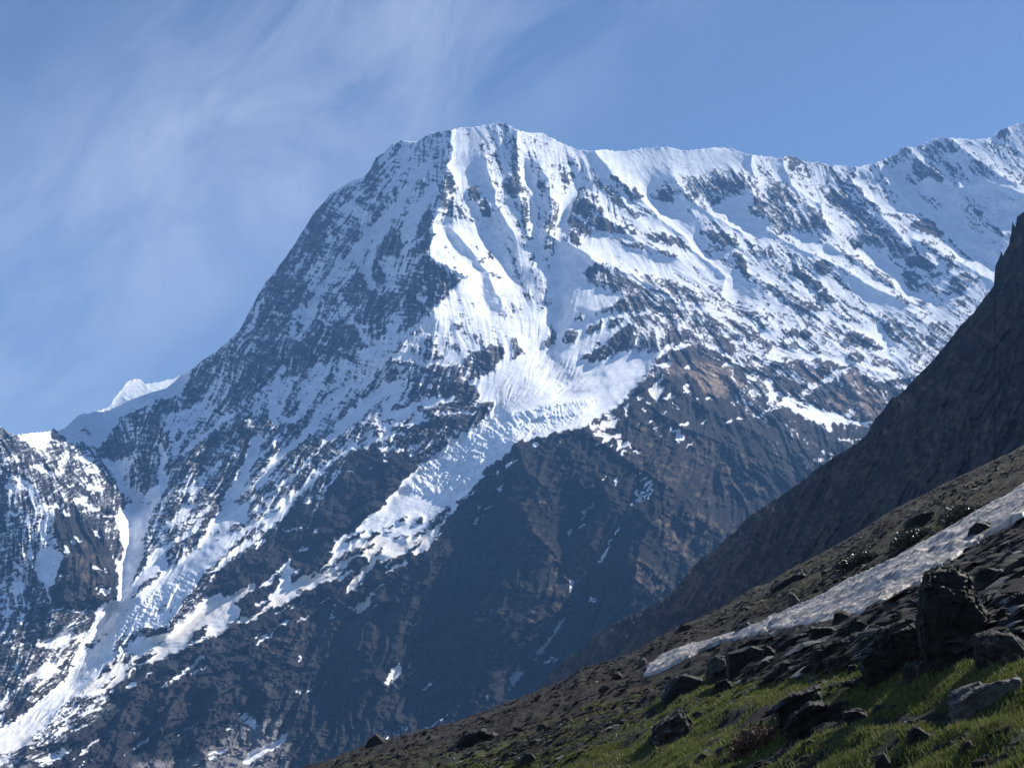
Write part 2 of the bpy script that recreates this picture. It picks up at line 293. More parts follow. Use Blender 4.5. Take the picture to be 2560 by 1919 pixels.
SNOW = '''P p .48 415,800 520,700 620,560 700,440 780,380 850,300 970,275 990,340 960,420 930,500 1000,600 950,660 850,760 840,830 700,900 420,900
P p .8 970,270 1085,255 1200,290 1270,320 1330,420 1420,560 1400,700 1350,800 1200,900 1100,930 1000,800 840,800 950,660 1000,600 930,500 960,420
P p .68 1270,320 1450,305 1850,340 2180,250 2400,250 2400,640 2080,760 1900,880 1700,800 1500,760 1400,700 1330,420
P p .25 1400,740 1500,760 1700,800 1900,870 1880,960 1700,960 1500,900 1420,820
P p .45 200,960 420,880 700,880 840,800 1000,880 900,1000 800,1100 600,1250 400,1350 250,1450 260,1200 240,1050
P p .24 -200,900 60,930 220,980 260,1200 200,1350 0,1600 -200,1600
P p .0 1000,1080 1110,1000 1250,930 1420,820 1500,900 1700,960 2400,900 2400,1800 -200,1800 -200,1750 60,1650 300,1480 560,1400 900,1200
E p 1 1990,560 2150,390 2300,300 2300,1150 2110,1270 2000,1340 1960,1430 1830,1560 1700,1658 1110,1658 1210,1540 1290,1430 1410,1320 1600,1190 1750,1080 1980,920 2060,830 1900,700 1800,590
L p 1 -400,1560 -400,1500 0,1330 240,1170 310,1090 580,880 640,700 720,560 1020,200 1130,200 1020,420 990,560 880,760 880,810 820,910 620,1060 500,1160 430,1240 400,1300 330,1350 250,1430 240,1480 0,1600 -400,1750
A p .2 -20,1545 150,1320 330,1070 430,910 500,790 560,730 640,690 700,800 640,900 600,1000 620,1060 520,1160 480,1260 380,1420 440,1500 380,1600 390,1658 -20,1658
A p .55 1190,200 1390,180 1560,95 1680,80 1700,250 1640,400 1500,560 1250,540 1100,480 1050,350
A p .15 970,450 1020,350 1100,400 1150,480 1080,560 960,640 890,590
A p .05 1360,620 1450,510 1500,560 1420,610
A p .05 1270,560 1300,510 1340,560 1320,590
A p .1 1530,750 1600,600 1640,440 1720,540 1700,640 1600,720
A p .1 1350,960 1400,800 1480,780 1520,800 1510,960 1550,1000 1470,1120 1400,1170 1300,1180 1340,1090
A p .15 1060,1120 1080,1020 1200,950 1280,1000 1320,1060 1230,1160 1120,1170
A p .03 1410,1220 1500,1215 1640,1290 1760,1360 1850,1350 1760,1400 1660,1500 1600,1560 1540,1640 1500,1658 1300,1658 1260,1600 1320,1450 1380,1320
A p .8 1390,1520 1430,1500 1480,1530 1470,1590 1440,1600
A s .8 20 1440,1590 1500,1640
A p .08 860,1290 910,1330 950,1420 960,1500 980,1560 870,1600 780,1580 760,1540 800,1420
A p .1 1010,1240 1060,1180 1100,1300 1120,1400 1060,1420 1000,1360
A p .1 950,1450 1050,1470 1100,1560 1090,1658 950,1658 960,1540
A p .08 420,1400 450,1440 500,1560 470,1610 400,1600 380,1560
A p .2 600,1658 640,1560 700,1520 740,1590 720,1658
A p .25 1100,1560 1170,1480 1250,1500 1240,1620 1200,1658 1130,1658
A p .28 650,1100 760,1000 830,930 900,900 860,1020 760,1120 680,1180
A p .15 910,760 950,720 1030,730 1010,790 940,800
A s .2 40 970,920 1050,830 1090,760
A s .9 70 1240,760 1100,880 950,1020 820,1180 700,1300 560,1480 450,1658
A s .85 70 1340,560 1270,660 1180,790 1100,960 1020,1060 980,1180 960,1300 1000,1430
A s .85 110 1530,600 1440,720 1370,820 1330,930 1300,1000
A p .75 1100,1180 1300,1180 1300,1300 1260,1400 1180,1480 1120,1500 1130,1380 1080,1260
A p .15 1190,1420 1240,1330 1260,1420 1220,1480
A s .9 30 1380,1040 1280,1150
A s .8 90 780,760 850,760 960,850
A s .7 60 830,1150 760,1260 640,1400 540,1500 500,1600
A s .65 50 660,1000 640,1080 610,1180 540,1350 500,1450
A s .85 50 940,1330 900,1240 890,1180 920,1090
A s .75 40 1290,260 1260,420 1160,560 1060,720
A s .75 40 1360,260 1330,330 1300,430
A s .8 60 1530,360 1440,420 1380,430
A s 1 44 640,630 720,580 830,515 920,495
A s 1 24 1480,125 1560,100
A s .9 18 1250,186 1390,190
A s .8 40 0,1640 60,1560
A s .9 14 330,1320 410,1200
A p 1 1660,140 1690,75 1890,55 1910,200 1880,260 1970,330 2010,480 2060,620 2060,710 1990,660 1900,580 1780,590 1730,540 1700,500 1650,400 1700,260
A s .4 12 1600,102 1700,105 1850,118
A p .72 1910,60 2110,20 2300,60 2211,950 2150,860 2070,740 2060,600 2010,450 1980,330 1920,230
A p .2 1830,600 1900,560 1960,640 1920,720 1830,690
A p .1 1930,800 2000,740 2090,800 1960,840
A p .15 1910,740 1980,660 2030,710 1960,760
A p .35 1600,720 1680,690 1790,720 1800,800 1890,880 1800,860 1700,850 1560,800
A p .1 1780,850 1870,860 1890,890 1800,870
A p .3 2120,560 2190,480 2211,470 2211,620 2150,620
A p .86 1540,900 1640,900 1780,960 1900,900 1990,960 2100,1140 2211,1330 2211,1658 1600,1658 1700,1500 1850,1380 1700,1260 1480,1180 1550,1000
A s 1 60 1600,930 1740,1130 1840,1230 1900,1300 1930,1450 2010,1658
A s 1 40 1790,930 1850,1040 1930,1130
A s 1 60 2020,1000 2050,1100 2130,1250 2190,1340
A p .2 1840,1070 1930,1110 1920,1130
A p .1 1990,1160 2020,1110 2050,1200 2000,1190
A s .3 40 1930,1220 1980,1210
A s .4 26 2020,1320 2130,1360
A s .55 40 1500,1200 1620,1270 1800,1350
B p .72 0,75 270,118 480,225 680,272 900,440 1130,680 1270,840 1490,1000 1560,1130 1780,1290 1850,1360 1800,1500 1900,1560 2040,1658 0,1658
B p .93 100,90 270,105 380,165 560,240 700,260 880,420 1000,560 940,560 800,470 640,380 500,270 350,220 200,130
B p 1 680,255 790,235 980,250 1350,215 1500,245 1760,218 1890,228 2060,280 2140,500 2000,420 1900,440 1750,440 1640,480 1400,480 1260,560 1250,600 1120,660 1000,560 900,450
B s .5 8 1240,440 1400,425 1560,415
B p .42 1450,490 1560,510 1700,440 1900,440 2080,510 2060,640 1900,660 1820,740 1700,740 1600,680 1540,580
B p .15 1890,450 2000,440 2060,540 1960,610 1890,560
B p .15 1560,600 1640,680 1600,690
B p .2 1760,520 1830,480 1860,600 1780,640
B p .15 1720,690 1790,660 1790,740 1710,740
B p .2 1250,660 1300,600 1400,610 1400,690 1320,760 1250,720
B p .05 1150,640 1200,650 1170,690
B p .2 2050,760 2100,650 2211,720 2211,870 2080,870 2040,820
B s .2 50 1960,860 2000,830
B s .85 140 1260,760 1400,790 1480,860 1560,990 1640,1180
B s .97 120 1150,700 1280,820 1400,940 1500,1060 1600,1170 1750,1260 1850,1400 1900,1520
B p .93 1700,760 1880,680 2040,640 2030,800 2211,900 2211,1050 2000,990 1900,900
B p .95 1270,840 1360,880 1490,1000 1400,1010 1150,930 1150,860
B s .95 50 1440,690 1560,760 1700,830 1850,900 1990,990
B p .15 1700,940 1820,980 1930,1020 1980,1090 1850,1090 1700,1040 1620,980
B p .05 1620,940 1670,980 1640,1000
B p .18 1140,970 1300,980 1480,1040 1550,1130 1470,1120 1300,1060 1180,1040
B p .3 1230,1100 1380,1150 1480,1190 1380,1190 1240,1140
B p .15 520,760 570,680 690,700 760,750 820,800 640,850 560,820
B p .12 640,900 680,820 780,840 880,900 880,980 780,970 650,910
B s 1 26 690,810 780,825 860,860
B p .12 490,880 520,820 620,900 740,1010 640,980 500,920
B p .05 480,1010 520,960 580,1010 610,1080 550,1060
B p .2 900,900 1020,930 980,970 920,980 880,950
B p .1 1030,960 1070,950 1100,990 1040,990
B p .2 940,1040 1080,1060 1180,1090 1060,1100 980,1090
B s .3 70 720,520 820,610 880,700
B s .2 50 870,500 960,580 1060,690
B s .15 60 900,700 960,740
B s .1 40 1060,600 1110,670
B s .2 50 1000,780 1090,840 1060,850
B s .3 30 1130,750 1230,830
B p .1 500,640 540,610 560,650
B s .2 50 420,470 470,530
B s .3 50 580,610 720,680
B s .3 60 20,180 30,480 20,650
B s .35 60 90,700 110,860 150,1000
B s .25 40 170,690 220,780 210,930
B s .25 60 330,690 380,780 310,930
B s .3 60 240,560 290,600
B s .25 60 290,1100 370,1100
B p .2 0,520 80,520 60,640 0,660
B s 1 60 150,450 190,650 190,1000 230,1180
B s 1 70 560,560 480,700 430,900 400,1100 390,1400 380,1658
B s .97 60 0,960 80,1130 120,1300 200,1500
B s 1 60 220,1200 300,1350 340,1500
B s 1 60 0,1370 60,1470 130,1650
B p .85 620,1080 760,1000 1000,1130 1300,1200 1500,1230 1700,1330 1800,1440 1700,1440 1400,1330 1100,1280 900,1250 720,1200
B p .22 620,1320 720,1230 860,1290 960,1340 1060,1400 1170,1470 1300,1530 1400,1560 1500,1658 800,1658 960,1530 920,1490 760,1460 680,1400
B p .3 1100,1360 1200,1350 1400,1400 1600,1480 1720,1560 1650,1620 1400,1550 1200,1450
B p 1 470,1050 580,1120 690,1180 710,1220 600,1310 440,1480 400,1658 380,1400 400,1150
B p .93 440,1480 600,1340 760,1470 960,1520 840,1600 700,1658 420,1658
B p 1 1800,1500 1850,1380 1960,1240 2020,1400 2050,1550 1900,1560
B s .15 80 1950,1170 2010,1330
B p .2 1700,1090 1780,1080 1830,1130 1700,1170 1640,1130
B p .2 2040,1030 2130,1080 2060,1110
B p .25 2050,1120 2211,1140 2211,1180 2080,1170
B s .3 50 2100,1400 2211,1440
C p .32 0,500 140,570 240,640 360,700 440,780 520,900 550,960 480,970 330,990 240,960 100,980 0,880
C p .2 260,960 320,840 400,800 480,860 540,930 430,940
C p .25 480,660 560,600 650,640 720,680 800,760 830,760 950,840 930,960 840,980 800,900 700,840 640,790 560,740
C p .3 740,1030 820,980 900,900 980,870 1050,960 1120,1000 1230,1140 1180,1190 1060,1220 1040,1120 930,1080 820,1100
C s .95 80 750,530 900,650 1000,740 1150,800
C s .95 110 1150,420 1130,560 1250,680 1400,830 1560,900 1740,1040
C p .95 1250,560 1600,560 1650,650 1600,850 1450,700 1280,620
C s .95 140 1600,800 1680,950 1800,1080 1960,1200
C p .98 1640,580 1740,540 1880,520 2000,570 2300,610 2300,690 2000,670 1700,650
C p .85 2000,690 2300,690 2300,800 2110,880 2080,980 1960,900 1850,720
C p .97 1270,1030 1400,1060 1560,1170 1700,1240 1850,1320 1950,1400 1940,1440 1800,1370 1640,1240 1450,1130
C p .95 120,980 300,1000 440,1040 360,1140 260,1080
C s 1 40 0,960 150,1060 340,1160
C p .98 670,1100 750,1100 930,1110 1040,1200 1130,1300 1200,1450 1320,1500 1500,1560 1440,1600 1280,1540 1120,1480 1000,1340 850,1230 680,1150
C p .97 380,1130 480,1060 600,1110 640,1220 560,1200
C p .9 640,1380 780,1350 960,1440 1120,1540 1300,1620 1500,1658 900,1658 800,1560
C p .9 0,1480 120,1560 300,1658 0,1658
C s .97 50 200,550 330,650 440,740
C s .9 40 20,380 120,480 200,560
C p .12 1180,1190 1290,1170 1440,1260 1460,1290 1340,1290 1200,1260
C p .2 1170,1290 1240,1300 1320,1340 1300,1420 1380,1400 1500,1500 1420,1490 1310,1460 1220,1410
C s .2 40 1380,1340 1480,1330
C p .25 1510,1490 1560,1390 1620,1330 1740,1330 1840,1370 1780,1450 1660,1500 1560,1510
C s .2 50 1590,1220 1550,1290
C s .2 40 1500,1180 1600,1200
C p .05 1240,920 1270,870 1380,855 1450,900 1490,960 1530,1000 1440,1010 1330,970
C p .2 1240,330 1290,340 1400,420 1540,500 1500,540 1390,490 1320,560 1270,470
C p .3 1380,235 1500,165 1580,175 1620,230 1700,280 1600,290 1480,260
C s .35 70 1100,340 1200,270
C p .15 2000,80 2080,52 2120,100 2040,160 1960,170
C p .15 180,370 250,330 300,360 230,430 180,420
C s .4 20 100,335 300,350
C s .3 40 700,530 820,650 900,720
C p .15 720,450 760,470 730,500
C p .1 400,1230 500,1220 540,1290 520,1340 440,1330 400,1290
C p .08 180,1330 230,1260 330,1310 400,1370 350,1410 240,1380
C p .1 370,1390 450,1390 470,1440 420,1470
C p .08 430,1510 500,1450 560,1520 620,1560 540,1590 440,1560
C p .25 680,1150 780,1170 840,1240 760,1240 680,1210
C s .35 50 850,1260 1000,1340 1060,1400
C s .25 80 0,1440 150,1520 300,1600 450,1658
C s .2 50 150,1580 300,1640
C s .1 30 1290,1560 1350,1600
C s .3 40 1130,1540 1220,1570
C s .25 40 1620,1590 1690,1580
C s .2 60 740,1050 800,1080
C s .3 60 0,850 90,960
C s .25 70 0,1130 140,1200
C s .4 60 1730,740 1870,880 2000,990
C p .25 1750,790 1830,780 1880,840 1770,820
C p .4 1740,340 1830,330 1870,440 2050,540 1950,540 1760,440
C s .35 60 1350,1050 1450,1130
C s .4 40 1040,820 1240,830 1290,840
D p .27 -400,940 0,980 140,1065 420,1080 560,1120 700,1150 860,1180 930,1330 980,1420 1020,1540 1150,1658 -400,1658
D p 1 140,1050 440,1015 580,970 640,1060 780,1060 740,1110 660,1140 560,1110 430,1120 380,1200 290,1170 190,1090
D p 1 580,985 690,870 945,800 1100,590 1210,560 1240,600 1400,580 1600,500 1690,460 1600,640 1560,700 1400,760 1230,830 1060,910 960,1020 910,1100 900,1160 780,1170 740,1130 790,1060 770,980 640,1040 570,1040
D p 0 445,1100 450,1005 480,1003 505,1060 540,1065 570,1110 500,1110
D p .05 670,1150 720,1105 740,1150 720,1180
D p .35 1830,380 2160,0 2211,0 2211,700 2100,800 1900,900 1850,850 1880,760 1900,640
D p .07 910,1110 960,1020 1060,910 1230,830 1400,760 1560,720 1600,640 1700,480 1770,440 1830,480 1850,560 1780,650 1770,740 1560,800 1540,860 1400,870 1380,900 1300,990 1200,1080 1180,1180 1100,1260 980,1260 860,1220 860,1150
D p .15 1860,860 1900,760 2080,690 2150,480 2211,440 2211,700 2040,780 1930,830
D p .8 1420,890 1560,860 1780,760 1870,780 1850,860 1700,980 1600,1060 1560,1180 1510,1250 1480,1180 1480,1060
D p .1 1500,1080 1560,1000 1600,1050 1540,1110
D p .3 1270,1050 1390,900 1430,960 1480,1140 1450,1190 1380,1140 1340,1140 1200,1200 1280,1100
D p .3 1090,1420 1180,1280 1340,1110 1400,1290 1380,1390 1330,1500 1240,1560 1160,1500
D p .3 1560,1240 1750,1080 1900,960 2020,855 2090,930 2170,1010 2170,1120 2110,1320 2040,1430 1900,1600 1800,1658 1400,1658 1440,1550 1500,1450 1480,1300
D p .02 2070,930 2170,1010 2165,1130 2110,1330 2060,1420 2070,1200
D p .05 1560,1240 1640,1200 1700,1160 1780,1140 1860,1190 1840,1300 1700,1400 1600,1420 1500,1420 1530,1300
D s .9 40 1590,1210 1720,1090 1880,980 2010,880
D p .95 870,1270 990,1280 1100,1280 1160,1270 1060,1420 1050,1480 1150,1540 1240,1580 1340,1500 1380,1420 1480,1390 1440,1500 1380,1640 1150,1658 1020,1530 980,1400
D s .85 50 1390,1160 1420,1250 1380,1400
D s .95 90 2211,1100 2150,1300 2060,1500 1940,1658
D s .7 50 1750,1420 1600,1560
D s .6 40 1900,1300 1750,1480 1650,1620
D p .1 0,1110 80,1150 140,1230 0,1300
D p .15 640,1250 700,1340 640,1420 540,1440
D p .12 400,1450 460,1500 500,1658 360,1658 370,1540
D p .2 830,1300 930,1340 1000,1500 900,1480
D s .8 40 60,1280 150,1250
D s .9 40 330,1340 440,1400
D s .9 40 150,1440 210,1490
D s .9 50 670,1260 780,1280
D s .8 40 760,1380 850,1360
D s .9 40 760,1520 860,1520
D s .6 40 20,1320 100,1260
D s .7 70 560,1230 500,1380
D s .8 30 250,1520 270,1600
D s .9 30 650,1620 760,1610
D s .8 40 60,1500 100,1540
E p .12 0,0 450,80 560,70 620,110 700,80 830,110 900,220 960,300 860,360 830,420 720,410 500,460 440,500 380,540 280,560 180,560 130,610 0,680
E p .05 560,70 840,110 880,250 860,350 600,430 500,440 480,300 470,180
E p .85 370,90 420,20 540,0 560,50 430,110
E s .75 60 520,10 430,150 380,220
E s .7 30 100,60 50,150 0,240
E s .95 16 560,65 640,110
E p .95 170,520 230,450 290,490 230,540
E s .9 50 180,560 170,700
E s .7 50 330,120 310,200
E p .15 860,0 1150,0 1150,100 1100,125 950,80 860,90
E p .55 860,90 1050,110 1050,230 950,240
E p .1 1060,170 1110,140 1140,180 1060,220
E p .07 1210,170 1260,60 1280,0 1520,0 1430,80 1330,140
E s .85 60 1230,90 1150,180 1080,270 960,340
E s .7 30 850,80 920,190 980,280
E p .72 500,470 700,420 870,420 1050,240 1260,170 1420,100 1230,290 1140,400 1090,480 960,600 900,700 700,900 500,1000 200,1000 140,900 100,700 180,600 380,540
E s .35 40 430,500 390,620 290,760 200,900
E s .4 50 700,450 640,600 560,730 450,880 350,980
E s .38 40 850,560 740,720 620,870 480,1010
E s .3 40 1080,520 950,640 880,720 760,840 700,930
E s .3 40 340,620 330,720
E s .95 60 180,620 150,800 140,930
E s .9 40 560,560 470,720 400,860 330,960
E s .98 100 1200,610 1050,720 880,860 720,1000 640,1060
E s .9 30 1000,560 900,680
E p .1 30,940 70,820 110,850 130,960 110,1050 20,1060
E p .2 130,980 210,930 350,960 330,1010 220,1020 250,1080 230,1180 140,1240 40,1240 120,1100
E p .25 200,900 290,770 380,780 350,890
E s .9 20 190,960 250,940
E s .9 20 200,1060 150,1140
E s .1 70 420,1110 300,1250 180,1400 60,1500 0,1540
E s .12 60 640,1030 520,1130 400,1270 300,1400 150,1540 30,1640
E s .95 56 820,600 680,780 560,900 420,1080 250,1180 120,1360 20,1500
E s .8 24 700,1010 600,1130 480,1250 360,1380 200,1500 60,1620
E p .08 620,1140 750,1080 880,1010 990,960 900,1050 740,1130 620,1200
E s .12 60 600,1180 470,1330 380,1450 250,1560
E s .95 60 940,1090 830,1180 700,1280 560,1390 430,1500 250,1640
E s .85 26 160,1270 20,1390
E s .7 24 60,1250 0,1330
E s .08 60 840,1200 700,1310 600,1410 470,1530 350,1658
E s .9 24 800,1310 690,1420 620,1510 540,1658
E p .8 1140,400 1290,310 1430,90 1530,0 2211,0 2211,250 2130,260 2000,320 1850,330 1700,420 1500,480 1260,470 1240,400
E p .2 1720,90 1790,120 1780,150 1730,130
E s .35 40 1330,200 1420,180
E p .3 1340,300 1420,280 1430,330 1350,340
E p .35 1460,220 1540,200 1560,300 1500,320 1640,380 1560,420 1450,380
E p .15 1680,300 1720,270 1790,350 1750,350
E s .35 40 1890,210 1960,280
E p .08 1110,430 1180,395 1240,420 1240,520 1200,610 1120,600 1150,530
E p .13 1780,440 1850,360 1960,320 2130,270 2160,350 2070,480 1990,540 1900,600 1830,580 1860,520 1790,500
E s .8 14 1830,340 1900,480 1960,560
E p .3 1260,430 1380,420 1400,490 1320,540 1260,500
E p .2 1420,470 1560,460 1670,480 1640,570 1540,570 1500,620 1440,540
E p .1 1680,480 1760,440 1790,540 1640,590
E p .12 1530,620 1640,600 1800,590 1940,690 1890,770 1760,770 1640,730 1560,680
E p .15 1290,560 1350,590 1460,650 1560,660 1590,730 1450,760 1350,780 1290,730 1350,640
E s .95 24 1350,600 1290,720
E s .9 12 1400,680 1460,770
E p .85 1100,780 1240,620 1260,760 1340,770 1700,735 1700,790 1530,800 1540,870 1480,930 1300,1000 1200,1060 1280,1030 1150,1100 900,1150 840,1180 960,1020 1080,920
E p .15 1170,830 1200,790 1250,800 1330,770 1340,800 1180,860
E s .1 30 1300,920 1350,905
E s .3 50 1400,830 1480,850
E s .5 30 1080,950 1330,940
E p .1 1150,1020 1230,980 1330,980 1290,1010 1180,1030
E p .1 960,1000 1040,980 1060,1020 960,1030
E p .05 990,1070 1040,1030 1080,1060 1060,1090
E p .05 1090,1040 1130,1030 1130,1060
E s .2 30 890,1130 940,1090
E p .05 1440,880 1560,800 1800,770 1970,860 1980,910 1900,990 1740,1080 1600,1190 1500,1260 1400,1310 1320,1160 1290,1060 1370,990 1500,940
E s .85 28 1680,860 1750,880 1890,860
E s .8 40 1560,860 1640,870
E p .02 970,1150 1080,1110 1110,1170 1000,1190
E p .02 1110,1110 1160,1070 1190,1140 1120,1160
E p .02 1200,1100 1270,1040 1310,1150 1230,1170
E p .02 800,1280 850,1200 960,1180 1090,1200 1300,1200 1400,1290 1410,1340 1290,1430 1210,1540 1110,1658 540,1658 640,1500 740,1360
E s 1 24 1090,1190 1180,1170 1260,1190
E s .8 20 1310,1180 1390,1150
E s .7 12 1120,1200 1120,1290
E p .7 965,1340 1000,1330 985,1350
E s .8 12 780,1370 820,1370
E p .1 1940,800 2060,770 2060,820 2010,880 1950,850
E p .02 2230,1160 2110,1270 2000,1340 1960,1430 1830,1560 1700,1658 2211,1658
E s .8 24 2070,1400 2090,1380
E s .7 24 2090,1530 2130,1500
E s .7 30 2160,1340 2190,1320
E s .8 14 1800,1600 1890,1540
F p .38 1000,0 2211,0 2211,480 2020,480 1920,420 1680,300 1530,270 1290,340 1250,360 1140,300 1080,200
F p 1 0,0 540,0 620,60 800,0 960,0 1020,90 900,180 600,290 590,400 740,470 900,370 1050,330 1250,370 1230,450 1120,560 1060,650 960,780 840,860 700,940 610,1000 330,1050 200,1100 40,1130 0,1160
F p .1 260,260 330,190 370,190 385,280 300,300
F s .35 50 330,130 350,190
F p .15 430,250 460,150 520,150 580,190 560,260 500,290
F s .2 40 560,60 610,60
F p .15 620,190 680,120 760,80 800,110 760,150 680,190
F p .15 800,140 860,70 960,30 990,70 900,120
F p .07 830,250 940,160 1000,100 1070,130 1080,220 1050,310 930,360 850,300
F p .03 580,410 700,340 820,280 900,360 840,400 740,440
F p .15 0,190 60,240 120,340 40,400 0,420
F s 1 20 70,270 130,350
F s .3 120 1400,100 1700,200
F p .12 1290,300 1340,190 1420,130 1560,200 1420,290
F p .15 1160,280 1200,170 1250,180 1270,330
F p .08 1740,250 1830,220 1930,260 1920,350 1830,360
F p .2 1000,30 1240,20 1200,80 1060,90
F p .9 1700,0 1900,0 2211,170 2211,260 2080,140 1880,50
F s .6 40 1900,260 2050,270 2211,330
F s .7 40 1450,60 1620,190
F p .2 2020,480 2211,470 2211,1000 1860,760 1900,680
F p .05 1220,440 1290,340 1530,280 1680,290 1900,400 2030,500 1980,560 2000,680 1880,680 1860,760 1740,720 1600,620 1530,560 1330,530 1290,470
F s .95 36 1250,380 1350,310 1530,285
F s .8 26 1680,290 1800,330 1950,440
F p 1 1830,480 1850,440 1930,480
F s .8 8 1900,500 1925,600
F s .8 40 1290,470 1350,430
F s .7 40 1520,490 1540,470
F s .3 20 1600,380 1800,400
F p .7 2000,600 2100,500 2140,560 2060,620
F s .6 30 2060,700 2150,720
F p .6 1850,780 1960,770 1940,800 1890,810
F p 0 0,1160 40,1130 330,1050 610,1000 730,910 840,860 960,790 1060,680 1130,600 1200,570 1330,535 1530,560 1740,720 1860,760 1980,860 2211,960 2211,1658 0,1658
F p .5 2050,910 2180,870 2211,900 2060,920
F p .93 1160,680 1300,560 1325,560 1270,640 1330,660 1260,740 1250,780 1180,720
F s .8 24 1340,740 1390,710
F p .95 1485,650 1500,640 1560,690 1540,710 1490,680
F s .9 20 1510,625 1525,630
F p .9 1060,740 1110,730 1140,750 1100,760
F s .7 20 1170,780 1190,785
F p .8 960,840 1010,800 1000,920 970,890
F p .55 650,970 780,900 870,870 930,930 890,990 800,1020 820,1060 930,1070 800,1130 740,1080 700,1040
F p .95 770,960 920,920 880,1000 790,1010
F s .95 36 790,1110 860,1075 920,1070
F s .1 40 690,960 780,920
F p 1 910,1180 920,1100 970,1110 1050,1150 980,1150 930,1190
F s .9 26 735,1160 745,1160
F s .9 30 170,1130 220,1140
F s .8 24 945,1220 980,1210
F s .7 24 1050,1200 1075,1220
F s .8 16 850,1160 870,1155
F p 1 1410,1040 1440,1025 1480,1050 1480,1090 1430,1120
F s .9 24 1365,1000 1400,1030
F s .8 14 1440,1100 1415,1130
F p .9 1230,1000 1260,985 1245,1030
F s .8 14 1290,1070 1305,1040
F s .6 12 1080,980 1095,960
F s .8 14 1500,1170 1560,1130
F s .9 16 1190,940 1210,940
F s .8 16 1640,945 1680,940
F s .95 24 1850,935 1880,938
F p 1 1920,920 1960,905 1995,920 1940,930
F s .8 16 1598,745 1606,748
F s .8 16 1686,745 1696,748
F s .8 14 1480,970 1530,955
F s .8 12 1390,830 1440,820
F s .9 14 1390,790 1440,795
F s .8 12 1120,845 1145,845
F s .7 14 1300,880 1330,865
F p .9 0,1300 40,1270 70,1275 0,1305
F s .6 14 780,1450 830,1400
F p .9 870,1490 890,1440 930,1430 890,1480
F s .7 18 1075,1410 1110,1390
F s .7 16 1120,1450 1160,1430
F s .6 14 1060,1480 1085,1500
F s .7 20 1150,1510 1200,1465
F s .6 18 1130,1560 1230,1530
F s .6 20 1060,1650 1140,1570 1220,1490
F s .75 24 1040,1650 1090,1590 1080,1530
F s .6 20 1100,1650 1220,1550
F s .5 10 620,1510 660,1500
F s .5 24 430,1120 455,1100
F s .8 16 690,1650 710,1640
G p .6 0,0 1770,0 1600,200 1430,410 1270,560 1000,480 770,450 400,400 100,420 0,440
G p .06 540,1040 560,960 640,970 660,950 860,1000 840,1080 600,1230 0,1630 0,810 120,830 300,920
G p .1 0,450 100,430 400,410 770,470 800,540 1000,580 1270,570 1130,720 1050,780 900,940 700,930 560,870 300,750 60,680 0,640
G p .12 150,180 240,140 400,180 330,240 180,210
G p .2 150,280 250,250 290,310 200,330
G p .15 350,320 420,290 450,320 400,335
G p .18 640,260 720,160 860,200 920,250 1010,320 900,330 830,310 700,300
G p .15 670,390 740,340 830,410 780,440
G p .3 960,140 1040,80 1140,90 1250,130 1300,190 1200,150 1020,200
G p .15 1060,240 1150,180 1200,210 1110,270
G p .4 1350,200 1400,90 1560,90 1600,200 1500,280 1400,320
G s .2 120 0,300 110,300
G p .3 860,360 950,370 1000,400 1040,460 960,470 900,450
G p .25 1180,400 1260,370 1330,410 1250,450
G s .35 40 1200,530 1320,510
G s .35 90 1230,230 1330,330
G p .15 640,110 700,110 720,140 660,140
G s .4 40 1010,430 1100,560
G s .95 50 880,100 960,180 1030,330
G p 1 1060,350 1140,330 1170,380 1150,480 1100,430
G p .9 1340,180 1390,320 1370,330
G s 1 50 600,60 750,120 900,190 960,250
G p .98 770,460 950,490 1130,520 1120,560 900,520 780,490
G p 1 0,160 60,210 120,260 90,290 0,230
G s .95 50 60,330 250,380 500,400 760,450
G p .97 820,100 960,90 980,170 930,180
G s .9 40 1100,30 1250,110 1340,180
G s .9 60 1380,60 1560,40
G s .55 50 310,700 450,610 600,540
G s .85 10 540,480 600,560 660,660
G s .8 50 0,600 30,680
G s .6 14 840,640 960,680 1030,760
G p .7 650,890 760,830 790,840 720,900 740,930
G s .8 30 590,520 690,505
G s .5 40 330,440 430,470
G s .4 60 860,520 1000,580
G s .3 60 100,520 300,590
G s .7 30 1180,540 1260,590
G s .4 40 1040,680 1190,620
G p .85 0,690 50,670 240,760 190,770 90,770 0,780
G p .95 80,790 150,770 240,760 420,830 620,890 760,940 900,950 860,990 760,970 640,960 560,960 540,1030 480,980 330,920 280,890 150,810
G s .3 24 200,780 340,830
G s .2 40 98,735 104,745
G s .6 16 620,1100 720,1110 820,1100
G s .5 20 480,1220 560,1220
G s .25 40 390,1290 560,1270
G s .8 16 0,860 100,820
G s .9 10 540,980 545,1030
G s .7 10 650,960 655,1020
G s .12 100 100,1000 400,1130
H p .07 -400,0 980,0 1000,100 1050,300 1050,480 1000,500 1030,600 1010,820 860,880 830,920 800,1080 500,1100 340,1230 500,1240 230,1500 100,1600 -400,1658
H p .9 1100,700 1200,480 1300,330 1500,0 2211,0 2211,160 2000,380 1800,560 1600,820 1440,1080 1280,1180 1120,1250 960,1350 880,1430 900,1330 980,1200 1020,1060 1130,830
H p .6 1350,0 1880,0 1800,120 1500,320 1300,420 1230,320 1290,180
H s .35 50 1360,30 1300,160 1230,310
H s .3 80 1540,30 1400,150
H p .03 480,80 600,100 760,200 900,340 1000,520 1000,800 860,870 500,880 440,840 480,700 560,460 500,280
H p .45 170,100 330,0 470,0 480,160 380,270 500,300 550,460 480,640 400,740 350,640 280,560 240,650 170,560 170,300
H p .36 0,60 220,70 160,200 100,360 30,420 0,400
H p .8 310,430 400,370 500,400 550,450 500,580 470,700 400,730 350,640 290,560
H s .8 20 400,720 430,840
H s .95 40 120,520 220,590 240,680
H p .48 0,790 180,610 240,700 160,880 100,980 20,1010 0,900
